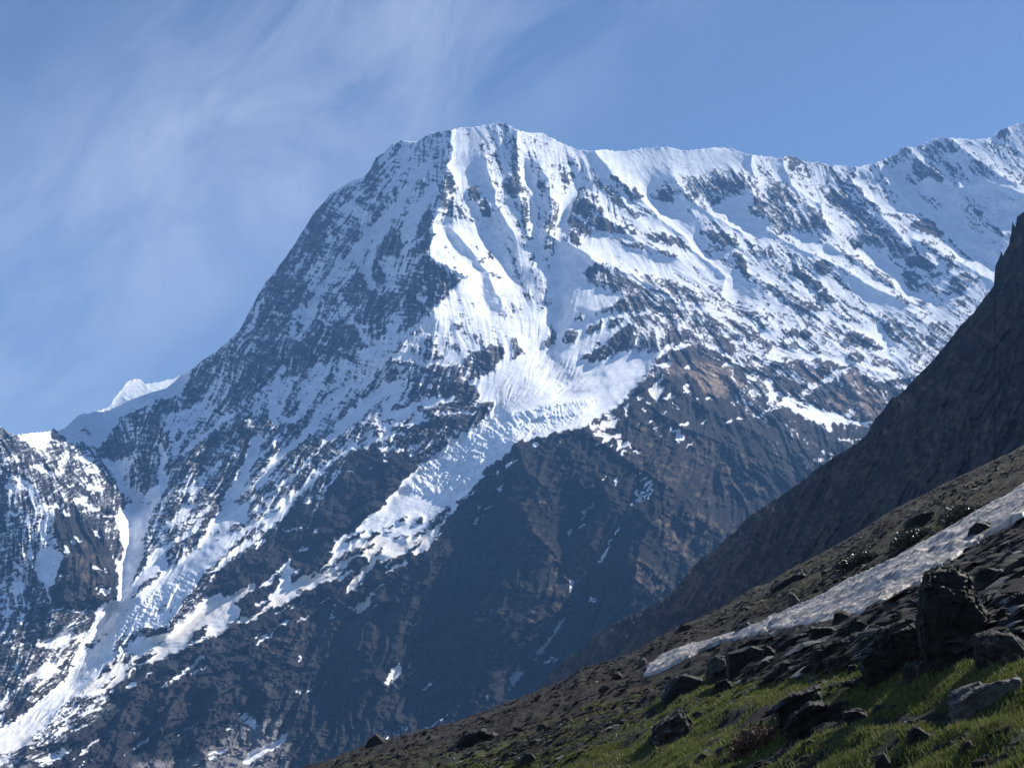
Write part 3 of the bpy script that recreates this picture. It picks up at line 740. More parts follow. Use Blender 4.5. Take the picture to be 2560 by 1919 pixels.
H s .6 36 300,740 250,880 190,1020
H s .5 40 100,1020 20,1090
H s .7 30 40,640 140,600
H s .8 40 0,720 40,690
H s .9 30 80,80 210,60
H s .8 40 400,20 530,20
H s .9 24 530,50 590,90
H s .9 40 720,0 830,50
H s .8 24 900,90 990,110
H p .95 780,210 840,240 890,290 830,260
H p .95 610,320 660,290 720,310 680,320 640,340
H s .8 30 540,360 590,420
H p 1 820,530 870,550 935,575 930,590 870,560 820,560
H p 1 840,750 970,740 960,760 900,780
H s .6 20 840,710 880,710
H s .9 16 450,905 540,905
H s .95 18 570,915 700,920 840,935
H s .8 8 510,603 610,605
H s .9 10 985,430 985,470
H s .5 12 130,1110 120,1250 125,1400
H s .6 24 80,1410 140,1420 150,1480 200,1515
H p .1 1700,240 1780,100 1890,0 1960,20 1800,160 1780,260 1640,420 1460,550 1440,540 1500,420 1400,490 1440,400 1560,330
H s .98 60 1990,0 1870,150 1790,300 1600,500 1350,720
H p .15 1200,570 1240,440 1290,400 1280,470 1220,600 1130,690
H s .2 14 1310,360 1260,420
H p .08 1220,700 1330,610 1400,580 1360,640 1240,740 1160,800
H p .05 1110,820 1160,760 1170,790 1140,830
H p .08 1970,220 2050,160 2120,170 2060,230
H p .1 2160,0 2211,0 2211,120 2130,170
H s .1 24 1850,260 1880,240
H s .6 10 1700,390 1900,300
H p .7 1380,880 1440,850 1540,880 1500,940 1400,960 1320,960
H p .25 1200,1060 1440,1060 1430,1110 1280,1150
H p .35 970,1320 990,1220 1060,1120 1200,1060 1260,1120 1150,1180 1080,1260 1000,1340
H p .03 1860,620 2000,500 2211,350 2211,700 2050,740 1950,790 1830,790 1760,760 1780,690
H p .06 1430,1130 1480,1000 1560,880 1680,720 1780,580 1840,540 1960,420 2211,180 2211,420 2100,400 1880,600 1850,650 1780,720 1760,800 1700,900 1540,1030
H s .85 40 1880,560 2000,440 2211,290
H s .8 20 1830,640 1880,540 2040,390 2150,300
H s .6 14 1780,680 1860,640
H p 1 990,100 1100,0 1350,0 1280,180 1220,320 1240,420 1080,525 1000,500 1050,480 1060,300
H p 1 1000,490 1080,525 1240,440 1160,600 1110,700 1130,830 1060,950 1020,1050 990,1160 880,1400 880,1440 820,1530 640,1658 370,1658 560,1520 640,1380 720,1180 800,1080 830,950 860,880 1010,820 1030,640
H p 1 340,1230 380,1190 500,1110 720,1110 780,1090 700,1160 640,1160 600,1210 520,1230 470,1250
H p .9 500,1280 640,1170 560,1260 480,1310
H p .05 330,1560 560,1460 560,1520 380,1640 330,1658 150,1658 240,1560
H p .97 180,1570 240,1490 460,1320 480,1360 560,1330 650,1290 500,1400 420,1470 330,1500 210,1550
H s .8 16 330,1570 440,1470
H s .7 20 100,1650 200,1550
H s .6 40 0,1658 80,1610
H p 0 710,1240 760,1210 850,1200 800,1235
H p .05 870,1140 960,1110 920,1140 880,1150
H p 0 490,1420 560,1360 620,1370 600,1400 520,1430
H p 0 580,1330 660,1295 620,1340
H s .1 14 800,1175 850,1165
H p .2 600,1400 670,1390 640,1430
H p 0 2211,1000 2000,1050 1900,1130 1620,1230 1440,1330 1230,1400 1000,1580 850,1658 2211,1658
H p .97 1430,1130 1560,1020 1700,890 1760,800 1830,800 1900,770 1950,800 2050,740 2211,680 2211,760 2020,860 2100,880 2060,960 2000,1030 1900,1110 1770,1140 1790,1050 1690,1110 1610,1200 1520,1270 1440,1310 1350,1350 1200,1400 1000,1560 870,1650 700,1658 820,1540 980,1400 1100,1290 1180,1200 1280,1170
H p 0 2020,870 2150,760 2211,750 2211,940 2050,1000 2080,890
H p .02 1620,1200 1680,1100 1800,1030 1770,1140 1690,1190
H p 0 1340,1220 1420,1180 1380,1220
H p 0 1160,1360 1230,1310 1380,1270 1300,1340 1200,1380
H p 0 1040,1390 1090,1320 1160,1290 1110,1370
H p .1 1070,1440 1170,1380 1200,1400 1110,1450
H p 0 840,1510 900,1430 980,1390 970,1420 880,1480
H s .1 16 1260,1275 1320,1250
H s 0 20 970,1510 1000,1470
H p .1 860,1590 900,1540 960,1530 900,1590
H s .9 12 1690,1200 1770,1165
H s .9 30 2211,960 2120,990 2040,1010
H p .95 1780,1290 1760,1340 1620,1450 1430,1580 1600,1430 1720,1330
H s .7 10 1650,1480 1790,1390
H s .6 16 1390,1580 1470,1510
H s .9 18 1100,1590 1180,1550
H s .6 14 1260,1490 1300,1450
H s .8 24 880,1640 950,1570
H s .8 18 960,1610 1020,1540
I p 0 0,330 150,210 330,0 1118,0 2211,0 2211,1662 0,1662
I p .95 0,150 150,20 220,0 330,0 280,70 190,160 130,210 50,250 0,310
I s .1 26 10,140 60,90
I s .1 30 150,70 210,30
I s .2 20 20,200 90,180
I s .2 20 0,260 60,230
I s .8 24 0,340 70,300
I s .7 14 0,380 50,320
I s .7 14 120,200 220,215 330,225 390,205
I p .8 495,235 550,212 530,240
I p .85 355,410 420,360 475,370 440,390
I s .6 8 350,380 320,440
I s .5 10 545,0 480,110 460,190
I s .6 20 540,0 540,40
I p .95 930,130 1100,30 1120,0 1750,0 1700,60 1630,160 1540,310 1480,380 1360,440 1340,410 1170,470 1040,500 960,590 870,690 850,720 895,720 770,770 900,590 980,500 960,450 830,470 760,570 640,650 460,740 290,830 200,890 100,910 0,990 0,940 140,840 110,820 180,730 200,690 300,660 320,670 400,620 520,590 640,490 680,420 600,430 460,530 550,460 660,400 690,350 660,330 720,290 880,220
I p .95 0,740 130,640 210,560 300,470 320,500 300,540 330,570 400,545 320,600 300,660 200,690 220,600 130,690 60,720
I p 0 760,330 840,270 940,235 940,265 850,310 790,345
I p 0 940,320 1000,240 1060,220 1080,240 1000,300
I p .05 690,490 760,420 860,380 950,375 950,420 860,450 790,470 740,500
I p 0 960,400 970,350 1040,335 1010,380
I p .05 1030,450 1080,380 1130,370 1080,430
I p 0 500,530 560,460 640,460 640,490 560,530
I s .05 36 1240,140 1290,120
I p 0 1380,150 1420,120 1450,140 1420,180 1390,180
I s .05 30 1270,280 1300,270
I s 0 26 1296,310 1304,310
I s .1 16 1330,200 1360,190
I s .1 16 1120,210 1170,200
I s .1 16 1140,240 1160,235
I s .1 16 1190,300 1220,290
I p 0 1560,110 1620,40 1690,25 1670,60 1600,110
I p .12 1470,200 1520,120 1680,90 1580,190 1460,250 1380,300 1380,270
I p 0 1300,420 1340,370 1450,310 1430,350 1350,410
I p 0 840,520 860,480 990,460 970,530 920,570 830,580 800,560
I p 0 360,750 430,730 400,770
I p .05 130,900 160,880 170,920
I p 0 650,610 760,560 700,600
I s .2 12 560,650 640,620
I s .2 16 480,640 540,600
I s .1 20 700,570 800,540
I p .1 540,580 660,510 690,520 580,590
I p 0 130,690 210,570 220,620 190,690
I p .1 300,500 330,500 340,560 300,560
I p 0 310,670 315,620 345,630 340,665
I s .95 24 0,860 80,835
I p .97 580,665 700,620 840,560 850,575 770,640 660,660
I p .97 500,885 560,840 665,785 640,810 570,850
I s .5 14 590,790 620,750
I p .97 960,800 1030,740 1115,680 1110,695 1050,740
I p .97 800,920 900,860 980,800 1060,740 1000,810 980,880 900,940 860,945 880,905
I s .6 10 1010,900 1050,860
I s .8 16 1130,545 1160,490
I p .9 1130,580 1200,520 1310,480 1270,520 1200,560
I s .55 18 650,980 685,870
I s .8 12 915,695 930,685
I s .8 16 300,900 420,815
I s .85 14 170,930 280,885
I p .97 350,1030 400,990 490,955 440,990
I s .9 16 190,1050 270,1000
I s .8 18 0,1195 60,1160 120,1130
I s .5 8 100,1150 200,1040
I s .7 20 0,1140 25,1110
I s .7 16 360,1360 375,1320
I p .85 1120,1560 1160,1440 1220,1380 1240,1400 1255,1440 1200,1520 1140,1570
I p .85 1185,1560 1200,1545 1235,1580 1220,1600
I s .6 12 1280,1420 1330,1370
I p .8 1410,1640 1470,1560 1540,1500 1500,1560
I s .6 14 430,1640 520,1555
I s .5 20 380,1640 385,1580
I s .4 10 570,1590 600,1540
I p .9 2170,1610 2211,1570 2211,1590
I s .8 24 2200,1500 2211,1540
I s .9 18 1980,55 2035,15
I s .6 10 1870,170 1975,90
I s .6 10 1900,70 1935,15
I s .7 16 1960,110 1980,90
I s .7 10 1560,300 1620,220
J s .9 20 615,80 660,40 695,0
J s .5 12 590,130 640,100
J s .5 14 570,215 630,180
J p .7 490,220 510,215 500,250 540,240 500,305 490,270
J s .8 18 890,260 920,215
J p .85 745,520 780,430 820,390 850,330 890,280 860,340 830,400 790,480
J s .6 12 920,330 940,305
J p .85 650,840 730,780 700,820
J p .9 650,870 690,840 730,805 715,840
J s .45 24 500,700 520,660 510,750
J s .6 14 497,858 503,862
J p .95 200,1265 270,1220 320,1160 370,1090 390,1040 460,970 430,1050 370,1120 320,1200 300,1240 215,1320
J p .95 0,1480 60,1410 75,1375 60,1450 135,1415 60,1510 0,1590
J s .8 14 300,1365 360,1310
J s .5 8 360,1355 440,1330
J s .7 8 190,1350 215,1320
L p .03 40,1250 20,1200 100,1120 220,1060 300,1090 240,1170 140,1240
L p .9 0,1340 80,1260 90,1280 0,1345
L p .8 0,1060 110,1010 60,1090 0,1160
L s .8 40 0,1290 30,1210
L p .6 280,1600 380,1560 480,1510 620,1500 560,1560 440,1620 360,1640
L s .6 16 640,1580 740,1490 840,1425
L s .4 10 870,1440 920,1425
L s .8 20 1180,1480 1210,1440 1270,1400
L s .4 8 1040,1560 1170,1470
L s .5 12 1310,1430 1345,1405
L s .5 14 750,1590 815,1580
L s .6 20 690,1650 740,1610
L s .4 16 1565,1360 1640,1290
L s .4 16 1650,1320 1700,1270
L p .5 970,1320 1010,1320 990,1345
L p .9 1840,1510 1960,1480 1940,1510 1860,1530
L p .9 1790,1575 1890,1535 1840,1580
L s .6 10 1730,1545 1770,1530
L s .6 14 1160,1390 1165,1340
L s .5 50 2090,1200 2150,1250 2200,1240
L s .5 30 1960,1330 2040,1280
L s .7 30 2110,1620 2190,1510
L s .4 8 1740,1190 1735,1140
L s .1 30 120,1540 230,1480
L s .1 14 0,1560 140,1500
Q p .9 1050,1640 1100,1580 1190,1540 1250,1490 1220,1560 1130,1610 1080,1640
Q p .9 890,1600 980,1570 970,1585 920,1600
Q s .6 40 1060,1440 1100,1470
Q s .5 20 1670,1530 1755,1480
Q s .4 14 1850,1490 1930,1430
Q p .8 2090,1370 2115,1335 2110,1360
'''
RELIEF = '''A 75 90 1690,90 1700,260 1650,400 1720,530 1560,780 1530,900 1550,1000 1470,1130
A 105 120 1480,1180 1700,1290 1840,1360 1660,1500 1600,1560 1530,1658
E 50 100 1500,20 1420,90 1240,290 1130,400
A 75 80 1980,330 2060,600 2060,720 2150,870 2240,1000
A -52 90 1240,760 1100,880 950,1020 820,1180 700,1300 560,1480 450,1658
A -52 90 1340,560 1270,660 1180,790 1100,960 1020,1060 980,1180 960,1300 1000,1430
A 60 80 1010,1060 920,1110 880,1260 920,1400 960,1560
A 60 80 1250,930 1150,1080 1050,1200 1100,1400
A 60 70 980,450 1100,560 1010,760 850,960 760,1040 640,1250
A 45 60 1450,510 1330,640 1200,780
A -52 80 2000,900 2050,1100 2130,1250 2240,1380
A -39 70 1600,930 1740,1130 1840,1230 1900,1300 1930,1450 2010,1658
A 37.5 60 1700,950 1850,1120 1990,1300 2130,1600
B -65 80 150,450 190,650 190,1000 230,1180
B -65 90 560,560 480,700 430,900 400,1100 390,1400 380,1658
B 60 80 50,100 50,400 60,650 110,860 150,1000
B 60 80 250,400 330,600 360,780 300,950 400,1050
B 45 60 170,650 215,780 205,930
B 90 110 700,275 900,470 1000,570 1130,700 1270,840 1490,1000 1560,1130 1780,1290 1850,1360 1800,1480
B -78 130 1180,660 1350,830 1500,1000 1650,1150 1850,1400 1920,1540
B 75 100 1380,490 1560,690 1700,800 1990,990
B -65 130 1700,720 1900,860 2050,960
B 75 100 2060,300 2090,640 2211,730
B 75 70 470,1050 580,1120 690,1180 710,1220
B 60 70 700,1210 900,1280 1180,1420 1500,1600
B 60 80 620,680 900,900 1100,1060 1400,1180
B 75 60 960,1520 840,1600 720,1658
C 60 80 0,960 340,1150 620,1260 900,1440 1250,1600
C 60 80 120,340 200,560 440,740 550,960
C 90 110 760,420 700,530 900,720 1100,960 1250,1140 1450,1260
C 90 100 1180,240 1240,300 1450,450 1650,560
C -78 140 1200,450 1250,650 1560,900 1750,1100 1960,1260
C 60 90 920,390 1110,620 1400,840 1740,1040 2000,1190
C 75 90 1560,160 1760,320 2150,560
C -52 120 1500,300 1560,480 1700,560
C 75 90 1270,1030 1600,1200 1950,1400
C 75 90 380,1120 480,1060 660,1150 860,1260 1090,1440
C -65 130 740,1130 1000,1220 1180,1480 1450,1590
C -52 120 130,990 300,1060 480,1140
C 60 60 1640,590 1900,530 2211,640
C 60 90 1960,700 2211,690
D 60 110 2030,850 2170,1020 2165,1130 2110,1330 2040,1450
D 40 70 2020,870 1880,980 1720,1090 1590,1220
D -110 140 930,1300 1040,1480 1200,1640
D -50 90 1860,800 1700,980 1560,1180 1440,1420
D 40 70 1400,900 1440,1140 1340,1120 1180,1290
D -50 90 2211,1100 2150,1300 2060,1500 1940,1658
D 40 90 -100,960 140,1090 440,1300 700,1500 950,1658
D 40 70 460,1050 560,1150 840,1280 960,1460 1040,1600
E -50 90 1200,610 1050,720 880,860 720,1000 640,1060
E -40 70 820,600 680,780 560,900 420,1080 250,1180 120,1360 20,1500
E -30 60 940,1090 830,1180 700,1280 560,1390 430,1500 250,1640
E 40 80 1230,600 1150,680 1000,860 880,1000 760,1060
E 35 60 200,950 140,1240 0,1360
E 35 70 450,560 390,640 290,760 200,900
E 30 70 700,450 640,600 560,730 450,880 350,980
E 40 80 620,110 560,70 480,300 440,500
E 40 70 1140,400 1240,300 1440,90
E -40 60 2060,850 1960,950 1740,1090 1600,1190 1410,1320 1290,1430 1110,1640
F -60 120 300,150 200,250 250,420 400,540 420,640
F -50 90 380,0 390,180 330,330
F -60 140 700,480 900,430 1080,430
F 50 80 1520,280 1290,340 1190,480 1100,640 960,790
F 30 40 0,880 250,820 450,780 650,790
F -25 40 300,600 560,590 760,570
F 25 30 60,960 250,900 450,900 620,850
F -25 40 100,940 280,950 480,900
F -20 40 380,740 620,720 800,670
F 40 60 30,1140 330,1055 610,1000
F 50 100 610,1000 760,1130 1000,1280 1300,1480 1560,1640
F 60 110 1300,540 1560,760 1900,930 2211,1080
F 50 90 1280,880 1560,1020 1800,1120 2211,1400
F 60 110 40,1160 120,1360 300,1520 350,1658
F -60 120 760,1240 560,1400 420,1658
F -70 100 1080,1440 1080,1560 980,1658
F -40 110 1900,700 2000,860 2211,960
G 60 100 1070,350 1200,480 1280,560
G -50 80 1000,150 1050,330 1120,520
G 60 90 70,780 250,850 480,980 640,1160
G -60 120 30,640 200,760 500,850 760,930
G 50 80 760,460 1000,530 1270,570
G 40 90 0,840 200,1050 400,1250
H -120 130 1100,0 1120,300 1050,520 1050,750 950,1000 800,1200 600,1480
H 60 90 960,60 1060,320 1050,480 1020,620 1010,820
H 50 80 1500,200 1280,420 1180,600 1110,800
H -50 90 1990,0 1870,150 1790,300 1600,500 1350,720 1150,900
H 60 90 1960,420 1780,580 1680,720 1560,880 1470,1000 1430,1130
H -40 90 1900,790 1740,920 1560,1050 1400,1180
H 50 70 1230,830 1130,940 1020,1050 970,1250
H 40 70 1540,890 1480,1040 1260,1080
H 50 100 220,160 180,500 250,900 60,1300
H -50 90 240,650 330,900 200,1200
H 50 90 480,100 560,500 460,760 430,950
J 100 120 100,60 180,230 350,400 440,570 500,700
J -140 140 640,60 510,250 480,450 515,760 470,930 330,1150 200,1300 30,1500
J 100 130 1240,40 1100,400 1070,620 1040,880
J -80 100 930,200 820,420 700,600 640,740
J 50 90 620,330 760,440 640,640 580,780
J 40 80 1500,60 1800,220 1950,260
J 40 80 1240,180 1400,300 1540,540
J 40 80 1100,460 1250,600 1400,740
J 40 80 1060,640 1200,760 1290,830
J -50 90 1350,150 1500,330 1640,470
J 50 100 60,700 220,820 210,1000
J 40 90 300,760 480,820 300,1000
I 40 110 1000,420 1400,480 1700,420
I 50 120 1540,330 1250,560 1100,720 980,900 900,1100 860,1300
I -60 140 1900,900 1750,1200 1600,1500
I -50 120 600,900 500,1150 420,1500
I 50 110 2050,820 2150,1000 2190,1150
I 40 90 300,1050 180,1300 60,1600
L 60 90 820,910 620,1060 490,1170 400,1310 250,1440 225,1560
L -50 110 1250,1060 1160,1250 1150,1450
L 40 100 1500,1050 1420,1300 1350,1500
L 50 100 1900,1000 1800,1200 1700,1450
L -50 100 1700,1100 1600,1300 1480,1540
I -80 160 2100,100 1900,500 1700,900 1500,1300 1300,1640
I 70 150 1500,500 1300,800 1150,1150 950,1500
I -70 140 900,980 750,1250 620,1600
J 70 120 60,1000 -60,1250 -180,1500
L -60 120 1000,1060 900,1300 840,1560
L 60 130 1150,1000 1020,1300 980,1600
'''
TINT = '''tan F p .9 1530,560 1560,420 1700,440 1880,480 2000,600 2010,660 1870,690 1850,740 1740,720 1620,640
tan F p .5 1260,480 1340,440 1520,480 1530,560 1330,530
tan G p .75 540,820 580,680 680,640 700,500 760,500 800,620 860,640 1000,700 1030,780 900,920 740,900 640,860
tan G p .5 300,660 440,480 540,470 480,560 380,640
tan A s .45 90 1380,230 1540,260 1640,230
tan A s .4 70 1040,360 1100,520 1130,640
grass J p .9 100,40 200,180 330,330 380,470 480,600 500,700 420,660 330,560 180,420 60,300
grass J p .8 1240,100 1500,0 1800,150 1980,170 1850,290 1640,460 1540,560 1300,330
grass J p .8 1060,420 1240,560 1430,690 1290,840 1060,880 1040,600
grass J p .6 600,330 760,440 640,700 480,900 300,1000 260,760 400,680 520,560
grass F p .8 0,1480 130,1360 260,1500 340,1658 0,1658
grass F p .5 850,1060 1300,900 1700,1100 2211,1300 2211,1658 1300,1658 900,1250
grass I p .8 1860,960 1960,820 2060,800 2150,980 2180,1110 2080,1090 1930,1000
grass I p .6 1900,1300 2150,1290 2211,1450 1950,1400
grass H p .9 200,1090 380,1080 420,1240 500,1260 440,1320 240,1290
grass L p .5 300,900 560,860 560,920 240,1150
grass I s .6 120 100,1240 450,1180
grass J p .5 0,640 220,760 220,1080 0,900
grass H p .5 500,560 700,300 950,500 900,800 600,860
brown I p .8 0,1100 500,850 1100,600 1700,100 2211,0 2211,250 1500,480 900,900 300,1250 0,1300
brown L p .6 1100,950 1450,880 1800,700 1700,1000 1640,1180 1500,1160 1150,1060
dirty I p 1 150,830 420,600 700,430 1000,250 1300,330 1640,140 1640,250 1300,480 1000,620 900,760 700,790 300,950 0,1050 0,960
dirty H p 1 1430,1130 1760,880 2211,700 2211,1050 1500,1330 1000,1600 640,1658 880,1450 1180,1200
dirty L p .9 -400,1600 0,1430 300,1270 420,1230 330,1350 240,1480 0,1600 -400,1750
dirty H p .9 180,1570 240,1490 460,1320 640,1170 360,1200 520,1100 760,1090 650,1290 330,1500
dirty F p .7 650,970 900,850 1150,600 1330,540 1330,660 1060,1160 800,1140
dirty I p .9 460,880 1120,660 1120,700 900,950 500,900
debris H p 1 1000,560 1100,700 1050,950 880,1400 820,1530 640,1658 370,1658 640,1380 800,1080 830,950 1010,820
debris L p 1 -400,1500 0,1330 240,1170 310,1090 580,880 640,700 720,560 880,300 1040,300 990,560 880,760 820,910 620,1060 430,1240 300,1300 0,1440 -400,1590
debris F p .8 80,60 250,60 280,330 480,440 700,560 860,570 700,680 420,720 200,780 0,860 0,700 130,560
debris E p .8 2211,560 2020,640 2100,760 2060,880 2211,840
ice D p 1 640,925 700,900 960,830 1130,680 1340,620 1600,620 1560,700 1400,760 1230,830 1060,910 960,1020 910,1100 880,1160 780,1170 760,1000 640,1010
ice E p .5 1600,1220 1800,1150 2000,1060 2211,1000 2211,1120 1960,1400 1820,1540 1600,1560
ice F p .5 0,900 350,780 640,800 560,900 250,960 0,1060
ice H p .7 980,1190 1060,1120 1200,1060 1260,1120 1000,1330
ice F p .8 300,630 440,590 570,600 480,640 330,650
ice F p .6 640,560 730,570 700,590
ice B s .25 90 1130,400 1400,370 1700,370
gravel L p 1 1180,1620 1600,1570 1900,1440 2100,1300 2500,1200 2500,1720 1180,1720
gravel L p 1 -400,1590 0,1600 200,1600 280,1658 300,1800 -400,1800
'''
FLOW = '''850,320 700,520 560,760 430,1000 300,1250 150,1480
960,420 850,600 720,800 600,1000 420,1200
1085,280 1120,450 1140,600 1150,780
1010,300 1040,450 1120,600
1200,310 1230,450 1200,650 1150,780
950,520 1060,640 1120,720
1300,340 1400,480 1550,640 1700,760 1850,850
1600,340 1750,500 1950,680 2080,760
1900,350 2050,500 2200,640
2150,300 2300,450
1350,600 1500,720 1600,820
1150,780 1100,900 950,1060 700,1220 400,1400 150,1560 -50,1640
1350,800 1150,930
1250,930 1150,1100 1050,1300 950,1550
1400,1000 1300,1200 1220,1350 1100,1480
1600,950 1700,1080 1750,1200
1500,1000 1450,1200 1300,1400
1850,950 1800,1100 1750,1300
-100,930 -20,1100 -40,1400
0,930 60,1100 60,1300 0,1450
100,950 200,1100 230,1250
600,1350 450,1450 300,1560
700,1400 600,1600
900,1250 800,1500 760,1680
270,1000 270,1200 200,1400 0,1580
'''

# ------------------------------------------------------------------ the mountain
SKY = np.vstack([S('D', '-700,850 -300,930 -60,960 0,988 60,1030 140,1065 300,1040 435,1032 450,1012 470,1012 495,1030 580,985 640,925 690,885 800,865 900,835 945,815 990,735 1050,670 1100,600 1150,575 1205,575 1240,615 1280,618 1340,610 1400,595 1500,575 1600,520 1690,475 1750,410 1830,370 1960,260 2080,140 2130,40'),
    S('A', '0,1545 80,1400 150,1330 240,1200 330,1080 430,920 500,800 560,740 640,640 720,590 830,525 920,500 980,440 1030,350 1040,320 1110,280 1160,215 1250,183 1390,188 1480,130 1560,100 1600,102 1690,85 1790,63 1890,65 1990,45 2110,28 2150,28'),
    S('B', '0,65 20,75 110,105 270,118 380,180 480,225 560,255 680,272 730,262 790,255 860,268 980,270 1100,248 1250,240 1350,235 1430,258 1500,265 1620,255 1760,238 1890,248 1980,280 2060,300 2200,318'),
    S('C', '20,325 110,330 180,310 250,320 300,355 360,370 430,365 540,395 670,395 760,415 830,390 920,380 1040,320 1130,265 1180,238 1270,235 1350,215 1430,165 1500,148 1560,155 1800,175 1930,150 2000,90 2080,62 2130,40 2170,35 2211,38 2400,70 2800,90')])
CP = '''-150,900,4900 0,925,4700 60,937,4900 110,935,5150 160,905,5500 290,820,6350 400,805,6450 460,762,5520 520,700,5550 620,560,5750 700,440,5900 780,385,5950 850,310,6050 970,280,6000 1085,267,6000 1200,300,6050 1270,328,6150 1450,320,6350 1560,322,6470 1700,340,6630 1850,360,6800 2040,297,7050 2180,270,7250 2400,270,7500
960,420,5500 930,500,5250 1000,600,5000 950,660,4850 850,760,4650 840,800,4600 800,550,5550 700,700,5250 600,800,5050 500,850,4980 750,450,5800 600,650,5550
700,900,4550 600,1000,4300 450,1000,4550 400,1150,4050 300,1000,4750 280,950,4950 190,965,5050 310,905,5150 400,875,5200 380,825,6150 300,850,6050 240,915,5700
100,1050,4300 0,1050,4400 150,1200,3900 230,1250,3780 100,1350,3650 0,1300,3900 -150,1200,4300 60,1450,3360 0,1500,3260 -150,1450,3600
270,1100,4350 265,1220,3980 230,1350,3620 150,1480,3250 0,1600,2850 -150,1640,2700
350,1300,3600 420,1200,3850 500,1300,3450 350,1400,3300 600,1200,3700 250,1500,3080
1150,700,4900 1150,780,4550 1250,850,4350 1350,800,4500 1100,900,4150 1000,1000,3950 950,1080,3800 850,1130,3700 700,1200,3600
1100,600,5200 1000,700,4750 1050,750,4600 900,850,4400 950,900,4200 850,1000,4000 1020,500,5350 1085,400,5650 1200,500,5500 1200,600,5200 1300,550,5400 1350,680,4950 1400,750,4700
1450,450,5950 1600,450,6050 1500,600,5450 1650,600,5600 1800,500,6150 1800,650,5600 2000,500,6420 2100,400,6780 2000,650,5880 2100,620,6080 1950,750,5500 1650,720,5150 1500,760,4800 1550,830,4550 1450,870,4250 1850,800,5150 1800,860,4850 1700,900,4480
1250,930,3850 1100,1000,3750 1000,1100,3620 1350,950,3850 1500,980,3900 1700,980,4100 1650,1080,3850 1400,1100,3460 1200,1100,3480 1000,1250,3370 1250,1250,3230 1150,1250,3240 1381,1250,3110 1550,1200,3300 1700,1150,3600 1750,1250,3450 1500,1300,3120 1100,1400,3030 1250,1400,2960 900,1400,3120 700,1400,3200 500,1450,3130 300,1600,2900 200,1570,2880 600,1600,2900 900,1580,2850 1100,1550,2820 1300,1500,2850 1700,1300,3300 2000,1000,3950 2200,900,4250 2300,1300,3350 100,1660,2720 0,1720,2600 500,1720,2660 1000,1720,2600 1600,1700,2600 2300,1720,2650'''
cp = np.array([[float(q) for q in k.split(',')] for k in CP.split()])  # image coordinates, each with an estimated distance in metres
gx, gy = np.meshgrid(np.linspace(X0, X1, 193), np.linspace(Y0, Y1, 121))
Rg = tps(cp[:, :2]*1.1573, cp[:, 2], gx, gy, 2e-3)
yy, xx = np.mgrid[0:H, 0:W].astype(np.float32)
base = bilin(Rg.astype(np.float32), xx/(W - 1)*192, yy/(H - 1)*120)
# fall lines
FL = [np.array([[float(q) for q in k.split(',')] for k in ln.split()])*1.1573 for ln in FLOW.strip().split('\n')]
sp, sv = [], []
for f in FL:
    f = tor(f)
    for i in range(len(f) - 1):
        d = f[i + 1] - f[i]; L = np.hypot(*d)
        for t in np.arange(0, 1, 25/L):
            sp.append(f[i] + d*t); sv.append(d/L)
sp = np.array(sp); sv = np.array(sv)
gw, gh = W//12 + 1, H//12 + 1
cgx, cgy = np.meshgrid(np.arange(gw)*12.0, np.arange(gh)*12.0)
d2 = (cgx.ravel()[:, None] - sp[None, :, 0])**2 + (cgy.ravel()[:, None] - sp[None, :, 1])**2
wt = 1/(d2 + 400)**1.5
fx = ((wt @ sv[:, 0])/wt.sum(1)).reshape(gh, gw); fy = ((wt @ sv[:, 1])/wt.sum(1)).reshape(gh, gw)
nn = np.hypot(fx, fy) + 1e-6
fx = bilin((fx/nn).astype(np.float32), xx/12, yy/12); fy = bilin((fy/nn).astype(np.float32), xx/12, yy/12)
wob = noise(14)*0.22
cx_, sx_ = np.cos(wob), np.sin(wob); fx, fy = (fx*cx_ - fy*sx_).astype(np.float32), (fx*sx_ + fy*cx_).astype(np.float32)
l1 = lic(noise(0.9), fx, fy, 9); l2 = lic(noise(2.0), fx, fy, 20); l3 = lic(noise(4.5), fx, fy, 36)
# strata: thin ledges dipping gently to the right in the upper wall, leftwards in the lower left
dip = np.where(xx < 0, 0, 0.26 + .26*smooth(870*RS/.6, 1150*RS/.6, xx) - 0.55*smooth(620*RS/.6, 250*RS/.6, xx)*smooth(380*RS/.6, 620*RS/.6, yy)) + noise(40)*0.12
st = lic(noise(0.9), np.cos(dip).astype(np.float32), np.sin(dip).astype(np.float32), 7)
st2 = lic(noise(1.8), np.cos(dip).astype(np.float32), np.sin(dip).astype(np.float32), 14)
b1, b2, b3, b4, b5 = noise(1.0), noise(2.2), noise(4.5), noise(9), noise(20)
# snow cover
Sn = np.full((H, W), 0.4, np.float32)
run_ops(Sn, SNOW, 7)  # serac wall's shaded line is painted in too, as thinner cover
Sn0 = Sn.copy()
wx = xx + 1.6*b2 + 1.0*b3 + 1.2*fx*l2; wy = yy + 1.6*noise(2.2) + 1.0*noise(4.5) + 1.2*fy*l2
Sn = bilin(blur(Sn, 0.6), wx, wy)
lows = blur(((Sn0 < .04)*1.0).astype(np.float32), 10)*smooth(430*RS/.6, 620*RS/.6, yy)
Sn = Sn + (.09 + .12*smooth((1300 - X0)*RS, (1050 - X0)*RS, xx))*(1 - Sn)*np.clip(1 - 1.6*lows, 0, 1)*(1 - smooth(.0, .3, Sn))
mixd = np.clip(4*Sn*(1 - Sn), 0, 1)**0.8
b0 = noise(0.6); s0n = lic(noise(0.6), np.cos(dip).astype(np.float32), np.sin(dip).astype(np.float32), 4)
tex = 0.5*l1 + 0.42*l2 + 0.22*l3 + 0.3*st + 0.3*st2 + 0.34*b1 + 0.3*b2 + .22*s0n + .25*b0
tex = tex/tex.std()
val = Sn + (0.21*mixd + 0.035)*tex
snow = smooth(0.38, 0.62, val)
